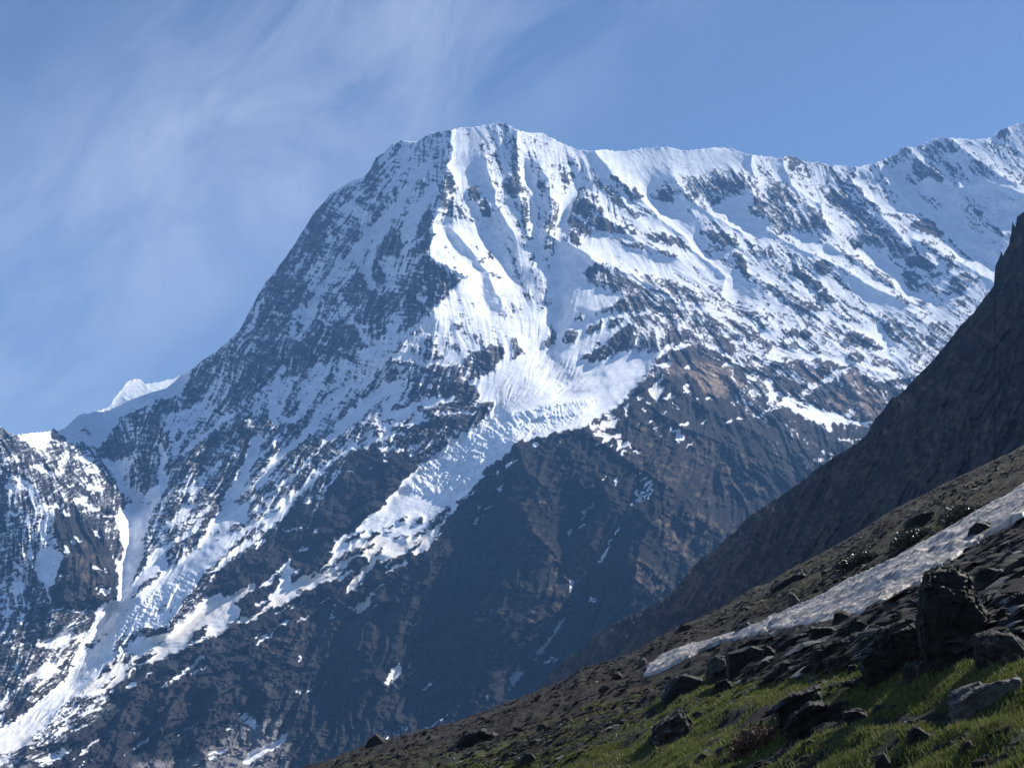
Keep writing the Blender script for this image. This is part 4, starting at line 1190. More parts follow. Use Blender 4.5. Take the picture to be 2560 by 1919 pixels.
dust = np.clip(smooth(.10, .45, Sn)*.62*smooth(-.2, 1.2, .6*s0n + .5*l1 + .5*b0), 0, .5)
snow = np.clip(snow + (1 - snow)*dust, 0, 1)
# relief in metres towards the viewer
rel = np.zeros((H, W), np.float32)
for ln in RELIEF.strip().split('\n'):
    k = ln.split(); hgt = float(k[1]); hw = float(k[2])*TS[k[0]][2]*RS
    r = line_dist(tor(pts(k[0], k[3:])), hw*3)
    if r is None: continue
    sl_, d = r
    q = d/hw
    rel[sl_] += hgt*(np.exp(-1.1*q) if hgt > 0 else np.exp(-0.9*q*q))*np.clip(3 - q, 0, 1)
rel = bilin(rel, xx + 1.2*b3 + 2*b4*0.5, yy + 1.0*noise(5))
rock_soft = blur(1 - snow, 2.2); rock_wide = blur(1 - Sn0, 7)
rough = blur(1 - snow, 1.0)
rel += 14*rock_soft + 30*rock_wide
calm = 1 - .55*smooth(.75, 1.0, blur(1 - Sn0, 14))*smooth(430*RS/.6, 620*RS/.6, yy)
amp = (0.13 + 0.87*blur(1 - snow, 5))*calm
amp = amp*(1 - .7*smooth(.88, 1.0, blur(Sn0, 7)))
lowz = smooth(.75, 1.0, blur(1 - Sn0, 14))*smooth(430*RS/.6, 620*RS/.6, yy)
rel += amp*((13*l3 + 6.5*l2)*(1 - .55*lowz) + 2.2*l1 + 9*b4 + 5*b3)
l4 = lic(noise(8), fx, fy, 60)
rel += lowz*(26*(1 - np.abs(l4)) + 9*(1 - np.abs(lic(noise(3.4), fx, fy, 34))) + 9*b5 + 2.2*b3 + 1.6*b2 + 1.3*st2 + .9*b1 + .5*b0)
rel += (1 - rough)*(.32*l1 + .34*st + .22*b0 + .5*l2)
rel += rough*calm*(.7*s0n + .8*b0 + 1.5*st + 1.8*st2 + 2.6*b2 + 1.6*b1)
tint = {}
for ln in TINT.strip().split('\n'):
    nm, rest = ln.split(None, 1)
    tint.setdefault(nm, np.zeros((H, W), np.float32)); k = rest.split()
    paint(tint[nm], k[0], k[1], float(k[2]), float(k[3]) if k[1] == 's' else 0, k[4:] if k[1] == 's' else k[3:])
for nm in tint: tint[nm] = np.clip(bilin(blur(tint[nm], 3.0), wx + 2*b3, wy)*(1 + .25*b2), 0, 1)
# broken ice and avalanche rubble
rub = tint['debris']; ice = tint['ice']
rel += snow*rub*(1.5*l1 + 0.8*l2 + .5*b0) + snow*ice*(3.0*lic(noise(1.6), -fy, fx, 8) + 2.0*b2)
GLAC = np.zeros((H, W), np.float32)
paint(GLAC, 'F', 'p', 1, 0, '0,880 300,800 560,740 760,760 640,860 500,960 200,1080 0,1150'.split())
paint(GLAC, 'E', 'p', 1, 0, '2211,860 2211,1170 2110,1270 2000,1340 1960,1430 1830,1560 1700,1600 1300,1560 1420,1340 1600,1190 1980,930'.split())
paint(GLAC, 'H', 'p', 1, 0, '1240,820 1520,640 1760,560 1700,880 1440,1080 1200,1080 1000,1250 1040,1030'.split())
GLAC = blur(GLAC, 4)
cross = lic(noise(2.6), -fy, fx, 16); cross2 = lic(noise(1.3), -fy, fx, 8)
cross0 = lic(noise(0.8), -fy, fx, 5)
rel += GLAC*snow*(2.4*cross + 2.2*cross2 + 1.5*cross0 + 3.4*np.abs(noise(2.4)) + 2.8*np.abs(noise(1.3)) + 1.2*b0 + 4*b4 + 2.5*l2)
Rr = base - rel
# mesh
NC, NR = 1950, 1280
us = np.linspace(-150, 2705, NC)
vtop = fast_interp(us, SKY) + 1.2*np.interp(us, np.linspace(-150, 2705, 700), rng.standard_normal(700))
t = np.linspace(0, 1, NR)[:, None]
vb = 1985.0
V = vb + (vtop[None] - vb)*t; U = np.repeat(us[None], NR, 0)
rx, ry = (U - X0)*RS, (V - Y0)*RS
def smp(a): return bilin(a, rx, ry).ravel()
D = bilin(Rr.astype(np.float32), rx, ry)
ax_, ay_, e_ = raydir(U, V)
P = np.stack([ax_*D, ay_*D, e_*D], -1)
# the far side falls away behind the crest
NB = 14; back = []
for k in range(1, NB + 1):
    dd = 25*k**1.75; p = P[-1].copy()
    p[:, 0] += ax_[-1]*dd; p[:, 1] += ay_[-1]*dd; p[:, 2] -= dd*0.85 - 0.0; back.append(p)
P = np.vstack([P.reshape(-1, 3), np.vstack(back)])
sm, md = smp(snow), smp(b4*.5 + b3*.3 + l2*.4)
rock = np.tile(np.array([[.026, .026, .029]], np.float32), (len(sm), 1))
rock = lerp3(rock, (.048, .045, .045), np.clip(.2 + .35*md, 0, 1))
rock = lerp3(rock, (.045, .035, .030), smp(tint['brown'])*.5)
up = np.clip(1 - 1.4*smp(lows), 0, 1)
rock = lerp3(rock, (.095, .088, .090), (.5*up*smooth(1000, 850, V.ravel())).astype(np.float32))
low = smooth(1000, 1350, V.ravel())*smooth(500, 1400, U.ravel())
rock = lerp3(rock, (.016, .015, .0145), .8*low.astype(np.float32))  # lower buttress painted darker to stand for its shade
rock = lerp3(rock, (.27, .205, .15), smp(tint['tan'])*np.clip(.8 + .3*smp(l1), 0, 1))
rock = lerp3(rock, (.10, .082, .058), np.clip(smp(tint['grass'])*(.15 + .45*smp(b2) + .35*smp(st2)), 0, 1))
rock = lerp3(rock, (.21, .2, .195), smp(tint['gravel'])*.8)
sn = np.tile(np.array([[.87, .89, .93]], np.float32), (len(sm), 1))
sn = lerp3(sn, (.82, .77, .69), smp(tint['dirty'])*np.clip(.75 + .2*smp(b3), 0, 1))
sn = lerp3(sn, (.70, .705, .72), np.clip(smp(rub)*(.6 + .3*smp(l1) + .2*smp(l2)), 0, 1))
sn = lerp3(sn, (.74, .83, .88), np.clip(smp(ice)*(.6 + .3*smp(b2)), 0, 1))
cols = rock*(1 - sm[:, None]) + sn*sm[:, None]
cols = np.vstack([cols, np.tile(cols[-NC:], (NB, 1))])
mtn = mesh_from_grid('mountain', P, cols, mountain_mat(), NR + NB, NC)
tagk(mtn, 'structure')

# ------------------------------------------------------------------ the dark hill behind the near slope
HSKY = np.vstack([S('C', '2800,250 2500,480 2300,700 2211,790 2150,835 2112,862 2122,905 2140,930 2100,972 2080,1080 2022,1132 2024,1190 1962,1270 1950,1430 1850,1560 1780,1658'),
    S('G', '1660,120 1560,250 1430,410 1270,570 1130,725 1075,732 1000,840 920,920 860,1050 770,1130 600,1230 420,1350 280,1470 100,1590'),
    S('J', '2150,40 2080,80 1970,172 1930,240 1850,290 1750,390 1640,460 1540,560 1440,690 1360,780 1230,870 1150,905 1000,960 890,1025 770,1070 700,1130 660,1190 560,1270 440,1350 370,1420 290,1520 210,1600 130,1658 -60,1800 -400,2060 -900,2400')])
hax, hay, hel = raydir(gx, gy)
hb = 1/np.maximum((1.1*hax - hel)/187.0 + 1/2400, 1/2600)      # a steep flank whose contours run away from the viewer
hb = bilin(hb.astype(np.float32), xx/(W - 1)*192, yy/(H - 1)*120)
hd = np.full((H, W), 2.05, np.float32) + noise(30)*.15
hl = lic(noise(2.2), np.cos(hd), np.sin(hd), 18)
hrel = (hb/900)*(8*noise(44) + 4.0*noise(15) + 1.6*noise(5.5) + 1.8*hl + 3*lic(noise(6), np.cos(hd), np.sin(hd), 30) + .9*b2 + .9*b1 + .6*b0 + 2.2*np.abs(noise(3.2)) + 5*(1 - np.abs(lic(noise(14), np.cos(hd), np.sin(hd), 50))))
HNC, HNR = 820, 520
hu = np.linspace(1180, 2715, HNC)
hp = HSKY[np.argsort(HSKY[:, 0], kind='stable')]
hv = np.interp(hu, hp[:, 0], hp[:, 1]) + 1.1*np.interp(hu, np.linspace(1180, 2715, 420), rng.standard_normal(420))
t = np.linspace(0, 1, HNR)[:, None]
V = 1990 + (hv[None] - 1990)*t; U = np.repeat(hu[None], HNR, 0)
kern = np.exp(-(np.arange(-60, 61)/28.0)**2); kern /= kern.sum()
hsm = np.maximum(np.convolve(np.pad(hv, 60, mode='edge'), kern, 'valid'), hv) + 12
V = np.where(t < .9, 1990 + (hsm[None] - 1990)*t/.9, hsm[None] + (hv - hsm)[None]*(t - .9)/.1)
Dh = bilin((hb - hrel).astype(np.float32), (U - X0)*RS, (V - Y0)*RS)
ax_, ay_, e_ = raydir(U, V)
P = np.stack([ax_*Dh, ay_*Dh, e_*Dh], -1)
back = []
for k in range(1, 15):
    dd = 6*k**1.75; p = P[-1].copy(); p[:, 0] += ax_[-1]*dd; p[:, 1] += ay_[-1]*dd; p[:, 2] -= dd*.7; back.append(p)
P = np.vstack([P.reshape(-1, 3), np.vstack(back)])
def hs(a): return bilin(a, ((U - X0)*RS), ((V - Y0)*RS)).ravel()
hc = np.tile(np.array([[.028, .026, .026]], np.float32), (HNC*HNR, 1))
hc = lerp3(hc, (.10, .072, .056), np.clip(.02 + .3*hs(hl) + .3*smooth(2150, 1700, U.ravel()) + .33*hs(noise(5)) + .22*hs(noise(1.6)) + .25*hs(b0), 0, 1))  # left half painted paler brown to stand for grazing sun
hc = lerp3(hc, (.045, .05, .035), np.clip(hs(noise(1.2))*.5 - .1 + .3*hs(noise(14)), 0, 1))
HL = np.zeros((H, W), np.float32)
run_ops(HL, '''G p .8 1080,735 1200,700 1280,740 1200,800 1220,840 1150,830
G p .6 1300,600 1420,590 1440,670 1350,680
G p .8 1840,960 1900,900 1960,930 1950,990 1860,1030 1800,1060
G p .6 1000,1560 1050,1530 1100,1590 1060,1658 980,1658
J p .7 700,1130 770,1070 890,1030 900,1080 800,1110 860,1180 780,1240 700,1200
J p .5 1000,960 1200,890 1240,930 1100,1010 1020,1000
J p .45 1230,870 1540,560 1750,390 1950,240 2150,80 2211,240 2000,480 1900,700 1500,900 1200,980
J p .3 1500,900 1900,700 2150,520 2000,720 1700,900
G s .5 60 780,1170 1000,1050 1120,940
G s .4 50 1280,1000 1400,1200 1300,1400
G s .4 40 1500,900 1460,1150 1360,1350''')
HL = blur(bilin(HL, xx + 3*b3, yy + 3*noise(4.5)), 3)
hc = lerp3(hc, (.17, .12, .095), np.clip(hs(HL)*(.35 + .45*hs(noise(2.4)) + .35*hs(b1) + .2*hs(hl)), 0, 1))
hc = np.vstack([hc, np.tile(hc[-HNC:], (14, 1))])
k = MatB('hill_surface'); v = k.coord()
hm = k.fin(k.mix(1.0, k.attr(), k.ramp(k.noise(.25, 8, .7, v), [(.3, .6), (.7, 1.35)]), 'MULTIPLY'), .9, k.bump(k.noise(.5, 7, .75, v), .8, .7), .1)
tagk(mesh_from_grid('hill', P, hc, hm, HNR + 14, HNC), 'structure')
# ------------------------------------------------------------------ valley floor
k = MatB('valley_floor'); v = k.coord()
vm = k.fin(k.ramp(k.noise(.01, 8, .6, v), [(.3, (.06, .055, .045)), (.7, (.13, .125, .115))]), .95, k.bump(k.noise(.1, 6, .7, v), 2, .5), .1)
gp = np.array([[x, y, -242 + 0*x] for y in np.linspace(-2500, 9000, 24) for x in np.linspace(-6500, 6500, 27)])
tagk(mesh_from_grid('ground', gp, None, vm, 24, 27), 'structure')
# ------------------------------------------------------------------ near slope
rng = np.random.default_rng(2024)
CREST = np.vstack([S('Q', '600,1760 1000,1720 1250,1668 1320,1652 1400,1630 1500,1592 1580,1562 1700,1525 1840,1490 2000,1450'),
    S('J', '150,1650 300,1590 450,1520 600,1420 800,1362 930,1320 1100,1250 1230,1160 1440,1050 1700,950 1900,850 2080,730'),
    S('K', '0,690 150,590 270,530 420,450 640,330 860,200 980,120 1100,50 1190,0'),
    S('G', '1350,1580 1500,1500 1700,1400 1900,1310 2050,1240 2211,1160 2400,1060 2700,900')])
cdx, cdy, cde = raydir(CREST[:, 0], CREST[:, 1]); caz = np.arctan2(cdx, cdy)
o_ = np.argsort(caz); caz, cde = caz[o_], cde[o_]
HC, DC = 3.0, 180.0
def crest_e(az):
    e = np.interp(az, caz, cde)
    s0 = .42; e = np.where(az < caz[0], cde[0] + s0*(np.sin(az) - math.sin(caz[0])), e)
    return np.where(az > caz[-1], cde[-1] + s0*(np.sin(az) - math.sin(caz[-1])), e)
TAB = rng.random((256, 256)).astype(np.float32)*2 - 1
def vn(x, y, lam, sh=0):
    x = x/lam + 37.1*sh + 100; y = y/lam + 61.7*sh + 100
    xi = np.floor(x).astype(int); yi = np.floor(y).astype(int); a = x - xi; b = y - yi
    a = a*a*a*(a*(a*6 - 15) + 10); b = b*b*b*(b*(b*6 - 15) + 10)
    g = lambda i, j: TAB[(yi + j) % 256, (xi + i) % 256]
    return (g(0, 0)*(1 - a) + g(1, 0)*a)*(1 - b) + (g(0, 1)*(1 - a) + g(1, 1)*a)*b
def fbm(x, y, lam, o=4, sh=0, g=.5):
    s = 0; w = 1
    for i in range(o): s = s + w*vn(x, y, lam/2**i, sh + i); w *= g
    return s
def gz(x, y):
    """height of the slope above the camera's level"""
    D = np.hypot(x, y); az = np.arctan2(x, np.maximum(y, .01))
    ec = crest_e(az); Dm = np.minimum(D, DC)
    z = Dm*(ec + HC/DC) - HC
    over = np.maximum(D - DC, 0); z = z - over*.55 - .004*np.minimum(over, 120)**2
    near = np.exp(-(D/4.5)**2); z = z*(1 - near) + (-1.62)*near
    # little ledges trodden along the contour
    q = x*.92 + .6*fbm(x, y, 7, 3, 3); led = np.abs(((q/1.7) % 1.0) - .5)*2
    calm = smooth(190, 120, D)*.75 + .25
    z = z + calm*smooth(7, 13, D)*(.34*fbm(x, y, 11, 3, 1) + .16*fbm(x, y, 3.2, 3, 5) + .05*fbm(x, y, .8, 3, 9) + .13*(led**2 - .33))
    return z
def rubble(x, y):
    r1 = 1 - 2*np.abs(vn(x, y, 1.3, 71)); r2 = 1 - 2*np.abs(vn(x, y, .55, 73)); r3 = vn(x, y, .26, 75)
    hum = np.maximum(fbm(x, y, 1.1, 2, 83), -.25)
    return .13*hum + .09*np.maximum(r1 + .3*fbm(x, y, .9, 2, 77), 0) + .05*np.maximum(r2, -.2) + .022*r3
MARCH = np.geomspace(8.5, 178, 1400)
def hit(X, Y):
    dx, dy, e = raydir(X, Y); dx, dy, e = float(dx), float(dy), float(e)
    g_ = gzr(dx*MARCH, dy*MARCH) - MARCH*e
    n_ = np.nonzero(g_ > 0)[0]
    D = float(MARCH[n_[0]]) if len(n_) else 176.0
    return dx*D, dy*D, D
def to_px(x, y, z):
    c, s = math.cos(PITCH), math.sin(PITCH)
    f = y*c + z*s; up = -y*s + z*c
    return 1280 + x/f/TH*1280, 959.5 - up/f/TH*1280
LAY = {}
for nm, ops in dict(green='''R p .35 0,1657 0,1480 500,1330 900,1230 1300,1200 2212,1050 2400,1050 2400,1750 0,1750
R p .48 700,1060 1000,880 1400,700 1700,560 2212,280 2400,200 2400,500 2212,440 1900,600 1500,830 1200,960 900,1080
R p .85 1250,1290 1500,1230 1850,1190 2100,1180 2400,1180 2400,1480 1900,1420 1500,1450 1300,1400
R p .7 400,1750 500,1570 900,1480 1250,1500 1700,1480 2400,1450 2400,1750
R p .6 600,1380 800,1300 1100,1250 1250,1300 1000,1400 700,1440
R p .8 0,1750 60,1640 400,1550 700,1540 500,1750
R p .6 150,1590 400,1480 700,1420 900,1450 600,1560
Q p .65 1300,1680 1500,1620 1800,1560 2050,1520 2211,1530 2211,1700 1300,1700''',
    band='''R p 1 820,1250 900,1150 1150,1060 1500,980 1800,840 2000,720 2212,600 2400,520 2400,1060 2212,1080 1850,1160 1500,1200 1250,1260 1000,1290''',
    soil='''R p .9 0,1400 250,1280 500,1200 640,1130 900,1040 820,1120 640,1200 600,1270 720,1260 900,1180 760,1290 420,1420 100,1540 0,1560
R p .85 820,1160 1100,1060 1500,960 1800,840 2212,560 2400,480 2400,900 2212,1000 1900,1100 1300,1200 900,1230''',
    snow='''J p 1 1130,1500 1200,1400 1290,1320 1420,1270 1600,1205 1900,1125 2211,1010 2211,1125 2000,1180 1850,1190 1700,1240 1500,1340 1350,1420 1200,1480
K p 1 -4,990 150,930 330,850 500,770 700,660 900,570 1100,470 1300,360 1500,240 1700,130 1850,50 1950,0 2211,-150 2500,-330 2500,-70 2211,110 2050,220 1820,340 1620,480 1500,550 1400,600 1310,690 1200,740 1060,820 900,900 800,970 560,1040 340,1080 100,1110 -4,1090''').items():
    a = np.zeros((H, W), np.float32); run_ops(a, ops); LAY[nm] = a
def lay(nm, X, Y, s=0):
    a = LAY[nm] if not s else LAYB[nm]
    return bilin(a, (X - X0)*RS, (Y - Y0)*RS)
LAYB = {k_: blur(a, 7) for k_, a in LAY.items()}
def gzr(x, y):
    z = gz(x, y); X, Y = to_px(x, np.maximum(y, .5), z)
    m_ = 1.25 - bilin(LAYB['green'], (X - X0)*RS, (Y - Y0)*RS)*.8
    m_ = np.clip(m_, .4, 1)*(1 - smooth(.02, .4, bilin(LAYB['snow'], (X - X0)*RS, (Y - Y0)*RS)))
    return z + np.where(np.hypot(x, y) > 7, rubble(x, y)*m_*smooth(-1.1, .2, fbm(x, y, 6, 3, 79)), 0)
GA = np.concatenate([np.linspace(R_(-85), R_(-15.2), 180), np.linspace(R_(-15), R_(26.5), 1300), np.linspace(R_(26.7), R_(85), 260)])
GD = np.concatenate([np.geomspace(.5, 8, 70)[:-1], np.geomspace(8, DC, 660), DC + 3*np.arange(1, 40)**1.35])
AZ, DD = np.meshgrid(GA, GD); GX, GY = np.sin(AZ)*DD, np.cos(AZ)*DD
GZ = gz(GX, GY)
px, py = to_px(GX, GY, GZ)
far = (DD > DC).ravel()
GZ = gzr(GX, GY)
g1 = fbm(GX, GY, 2.2, 5, 21, .65).ravel(); g2 = fbm(GX, GY, 9, 4, 31).ravel(); g3 = fbm(GX, GY, .5, 3, 41, .7).ravel()
def col3(c): return np.tile(np.array([c], np.float32), (AZ.size, 1))
gc = lerp3(col3((.018, .0165, .015)), (.048, .042, .035), np.clip(.45 + .6*g1, 0, 1).astype(np.float32))
gm = lay('green', px, py, 1).ravel(); gm[far] = .4
gm = smooth(.25, .75, gm*1.0 + .30*g2 + .33*g1 + .12*g3)*np.clip(gm*2.0, 0, 1)
ggr = lerp3(col3((.026, .033, .011)), (.085, .098, .028), np.clip(.4 + .5*g2 + .5*g3, 0, 1).astype(np.float32))
ggr = lerp3(ggr, (.045, .040, .022), (smooth(150, 25, DD.ravel()) < .75)*.6 + 0*g1.astype(np.float32))
sl2 = lay('soil', px, py, 1).ravel(); sl2[far] = 0
gc = lerp3(gc, (.046, .030, .022), np.clip(sl2*(.55 + .6*g2), 0, 1).astype(np.float32))
gc = gc*(1 - gm[:, None]) + ggr*gm[:, None]
gc = gc.astype(np.float32)
k = MatB('slope_surface'); v = k.coord()
sc = k.mix(1.0, k.attr(), k.ramp(k.noise(3.5, 9, .78, v), [(.32, .3), (.68, 1.75)]), 'MULTIPLY')
bn = k.bump(k.noise(9, 8, .8, v), .2, 1.0, k.bump(k.noise(2.2, 7, .75, v), .45, .9))
slm = k.fin(sc, .85, bn, .25)
tagk(mesh_from_grid('hillside', np.stack([GX, GY, GZ], -1).reshape(-1, 3), gc, slm, len(GD), len(GA)), 'structure')
# ------------------------------------------------------------------ old snow lying in the gully of the slope
SA = np.linspace(R_(1.5), R_(26.5), 1100); SD = np.geomspace(36, 178, 620)
sA, sDm = np.meshgrid(SA, SD); sx, sy = np.sin(sA)*sDm, np.cos(sA)*sDm
s0 = gz(sx, sy); qx, qy = to_px(sx, sy, s0)
wob_ = 5*fbm(sx, sy, 4, 3, 51); mk = bilin(blur(LAY['snow'], 1.6), (qx + wob_ - X0)*RS, (qy + .7*wob_ - Y0)*RS)
cup = fbm(sx, sy, .55, 3, 61, .6); cup2 = np.clip(1 - np.abs(vn(sx, sy, .24, 66) + .35*vn(sx, sy, .6, 68))*2.2, -1, 1)
s0s = s0 - .13*(((sx*.92 + .6*fbm(sx, sy, 7, 3, 3))/1.7 % 1.0 - .5)**2*4 - .33)*.7
sz = s0 - .07 + .20*smooth(.12, .7, mk) + mk*(.026*cup2 + .02*cup + .02*vn(sx, sy, .16, 67))
dirt = np.clip(.34 + .35*fbm(sx, sy, 1.3, 5, 71, .75) - .45*cup2 + .6*vn(sx, sy, .13, 69) + .35*vn(sx, sy, .3, 70), 0, 1).ravel().astype(np.float32)
scol = lerp3(np.tile(np.array([[.42, .375, .335]], np.float32), (sA.size, 1)), (.10, .088, .078), dirt*.9)
km = ((mk[:-1, :-1] + mk[1:, 1:] + mk[1:, :-1] + mk[:-1, 1:])/4 > .12)
k = MatB('old_snow'); v = k.coord()
snm = k.fin(k.mix(1.0, k.attr(), k.ramp(k.noise(7, 6, .7, v), [(.3, .8), (.7, 1.12)]), 'MULTIPLY'), .55, k.bump(k.noise(6, 6, .7, v), .1, .6), .4)
tagk(mesh_from_grid('snow', np.stack([sx, sy, sz], -1).reshape(-1, 3), scol, snm, len(SD), len(SA), km), 'structure')
# ------------------------------------------------------------------ rocks
from mathutils import noise as mn
def rock_mat(name, dark, light, lich, lic_amt, rough, strat=0.0):
    k = MatB(name); v = k.coord()
    f = k.noise(2.2, 9, .7, v); g = k.noise(9, 8, .7, v)
    c = k.ramp(f, [(.3, dark), (.72, light)])
    c = k.mix(k.ramp(k.noise(3.1, 9, .78, k.coord((1.3, 1.1, 1.7))), [(.62 - lic_amt, 0), (.70 - lic_amt*.6, 1)]), c, lich)
    c = k.mix(k.ramp(g, [(.35, .5), (.6, 0)]), c, tuple(.4*q for q in dark))
    nb = k.bump(g, .05, .9, k.bump(f, .16, .8))
    nb = k.bump(k.noise(6, 5, .6, k.coord((.25, .4, 5.0), (.35, .2, 0))), .06, strat, nb) if strat else nb
    return k.fin(c, rough + .1, nb, .22)
RM = {'dark': rock_mat('dark_slate', (.012, .0118, .012), (.04, .038, .036), (.13, .13, .125), .0, .5, .3),
      'pale': rock_mat('pale_slate', (.06, .058, .056), (.15, .147, .14), (.26, .26, .25), .06, .5, .35),
      'lichen': rock_mat('lichened_gneiss', (.02, .0195, .019), (.06, .058, .055), (.24, .24, .23), .09, .65, .2),
      'brown': rock_mat('brown_schist', (.02, .016, .0135), (.055, .044, .036), (.12, .11, .095), .02, .6, .3)}
def hull(pts3):
    bm = bmesh.new()
    for p in pts3: bm.verts.new(p)
    r = bmesh.ops.convex_hull(bm, input=bm.verts)
    junk = list({g for g in r['geom_interior'] + r['geom_unused'] if isinstance(g, bmesh.types.BMVert)})
    if junk: bmesh.ops.delete(bm, geom=junk, context='VERTS')
    return bm
def weather(bm, size, seed, levels, amp=.05, ledge=.0, tilt=(.2, .1)):
    """split the faces and break up the surface: chips, ledges along the bedding, rounded edges"""
    bmesh.ops.triangulate(bm, faces=bm.faces)
    for lv in range(levels):
        bmesh.ops.subdivide_edges(bm, edges=bm.edges, cuts=1, use_grid_fill=True)
    bm.normal_update()
    s = Vector((seed*3.7, seed*1.3, seed*7.1)); bd = Vector((tilt[0], tilt[1], 1)).normalized()
    for v in bm.verts:
        p = v.co/size
        n = mn.fractal(p*2.3 + s, .8, 2.1, 4)
        w = Vector((mn.noise(p*3 + s), mn.noise(p*3 - s), mn.noise(p*3 + 2*s)))*.12
        c = mn.cell((p + w)*3.2 + s); c2 = mn.cell((p + w*.6)*7.5 - s)
        d = amp*size*n*.9 + amp*.5*size*(c - .5) + amp*.28*size*(c2 - .5)
        if ledge:
            q = bd.dot(p)*11 + .9*mn.noise(p*2 + s)
            d += .75*ledge*size*(mn.cell(Vector((math.floor(q)*1.7, s.x, s.y))) - .5 + .5*(q % 1.0))
        v.co += v.normal*d
    bm.normal_update()
def mesh_of(bm, name, mat):
    me = bpy.data.meshes.new(name); bm.to_mesh(me); bm.free(); me.materials.append(mat)
    return me
def place(name, me, loc, label, cat, group=None):
    o = bpy.data.objects.new(name, me); scene.collection.objects.link(o); o.location = loc
    return tagk(o, None, label, cat, group)
NAMED = []
def rock(name, tile, out, depth, mat, label, amp=.07, ledge=0., levels=4, cat='rock', lean=0.0, seed=None):
    tilt = (-.5, .15) if 'slab' in name else (.15, .1)
    """a rock with an image-pixel outline as its widest section, set where its base pixel meets the slope, with its own depth"""
    a = S(tile, out); seed = len(NAMED) + 1 if seed is None else seed
    rr = random.Random(seed)
    yb = a[:, 1].max(); xb = (a[:, 0].min() + a[:, 0].max())/2
    x, y, D = hit(xb, yb - .12*(yb - a[:, 1].min()))
    dist = math.sqrt(D*D)
    m = dist*TH/1280*1.02
    wx_ = a[:, 0].max() - a[:, 0].min()
    dep = depth*wx_*m*.5
    q = []
    for X, Y in a:
        lx, lz = (X - xb)*m, (yb - Y)*m
        q.append((lx, 0, lz))
        for sg in (-1, 1):
            q.append((lx*rr.uniform(.72, .95), sg*dep*rr.uniform(.55, .9), lz*rr.uniform(.78, .98) + lean*sg*lz))
    zb = min(p[2] for p in q); wid = wx_*m
    q += [(p[0]*.95, p[1], zb - .25*wid) for p in q if p[2] < .35*(yb - a[:, 1].min())*m]
    bm = hull(q); weather(bm, wid, seed, levels, amp, ledge*(2.4 if 'slab' in name else 1), tilt)
    az = math.atan2(x, y)
    me = mesh_of(bm, name, RM[mat])
    f = me.polygons
    z = D*float(raydir(xb, yb)[2]) - .06*wid; bk = 1 + .45*dep/D
    o = place(name, me, (x*bk, y*bk, z), label, cat); o.rotation_euler = (0, 0, -az)
    NAMED.append((x, y, wid)); return o
rock('boulder', 'K', '1340,700 1400,600 1480,552 1650,545 1770,610 1830,780 1880,950 1930,1100 1860,1290 1350,1300 1330,1000', .9, 'dark', 'tallest dark boulder with a flat top, towering beside the snow strip', .06, .02, 5, 'boulder')
rock('boulder', 'K', '850,1300 870,1240 1030,1090 1300,965 1540,965 1570,1290 1200,1410 900,1410', .8, 'dark', 'big sloping dark boulder leaning against the front of the tallest one', .07, .03, 5, 'boulder')
rock('boulder', 'K', '1775,1160 1830,1105 1960,1090 2100,1092 2190,1170 2260,1300 2200,1390 1865,1390 1850,1240', .8, 'lichen', 'pale lichen-spotted boulder at the frame edge above bright grass', .05, 0, 4, 'boulder')
rock('standing_rock', 'K', '548,1060 585,930 640,905 715,945 705,1010 680,1065', .8, 'brown', 'squared upright rock poking up against the lower edge of the snow', .03, 0, 3)
rock('rock', 'K', '680,1090 700,995 800,985 960,1060 880,1130 700,1125', .7, 'dark', 'humped grey rock just behind the squared upright one', .05, .02)
rock('slab_rock', 'K', '375,1045 470,1040 600,1060 620,1110 500,1150 370,1185', .8, 'dark', 'black slab lying along the edge of the snow', .03, .02)
rock('slab_rock', 'K', '80,1215 160,1140 250,1100 360,1105 375,1260 120,1268', .7, 'dark', 'broad black slab-sided rock below the snow, wedge shaped on its left', .03, .02)
rock('slab_rock', 'K', '365,1300 380,1230 560,1150 780,1080 835,1140 760,1235 560,1295', .6, 'dark', 'long slanting slate slab pointing up towards the tallest boulder', .025, .03)
rock('boulder', 'K', '780,1200 820,1150 930,1100 1030,1112 1020,1190 960,1270 800,1275', .8, 'dark', 'rounded boulder wedged between the slanting slab and the big sloping boulder', .05, .01)
rock('pointed_rock', 'K', '825,1475 880,1390 950,1342 1010,1380 1095,1445 1000,1470', .8, 'dark', 'pyramid-shaped grey rock at the top edge of the grass', .04, .02)
rock('boulder', 'K', '1718,280 1740,200 1810,145 1890,135 1952,165 1900,235 1800,295', .9, 'dark', 'black boulder sticking up out of the middle of the snow strip', .05, .01, 3, 'boulder')
rock('standing_rock', 'K', '170,885 173,765 210,748 250,790 298,850 265,880', .6, 'pale', 'thin pale stone standing upright above the snow strip', .03, .02)
rock('slab_rock', 'K', '1570,1680 1640,1610 1820,1530 2000,1485 2140,1470 2195,1560 2180,1615 2000,1665 1800,1700', 1.1, 'pale', 'largest flat pale slab tilted across the bright grass', .018, .02, 4)
rock('rock', 'K', '485,1340 540,1280 700,1258 840,1310 850,1365 700,1385 560,1375', .8, 'lichen', 'pale crumbly rock heap-shaped outcrop left of the big sloping boulder', .08, .02)
rock('rock', 'K', '80,1440 110,1350 200,1325 330,1340 360,1425 250,1445', .8, 'dark', 'low dark rock at the grass edge below the wedge-shaped slab', .05, .02)
rock('rock', 'K', '395,1445 420,1370 500,1350 562,1400 552,1445', .8, 'dark', 'small dark block between the pale outcrop and the grass', .05, .02)
rock('rock', 'K', '608,1548 680,1490 800,1472 885,1500 870,1556 740,1564', .8, 'dark', 'dark ridged rock sunk in grass left of the bright green patch', .05, .03)
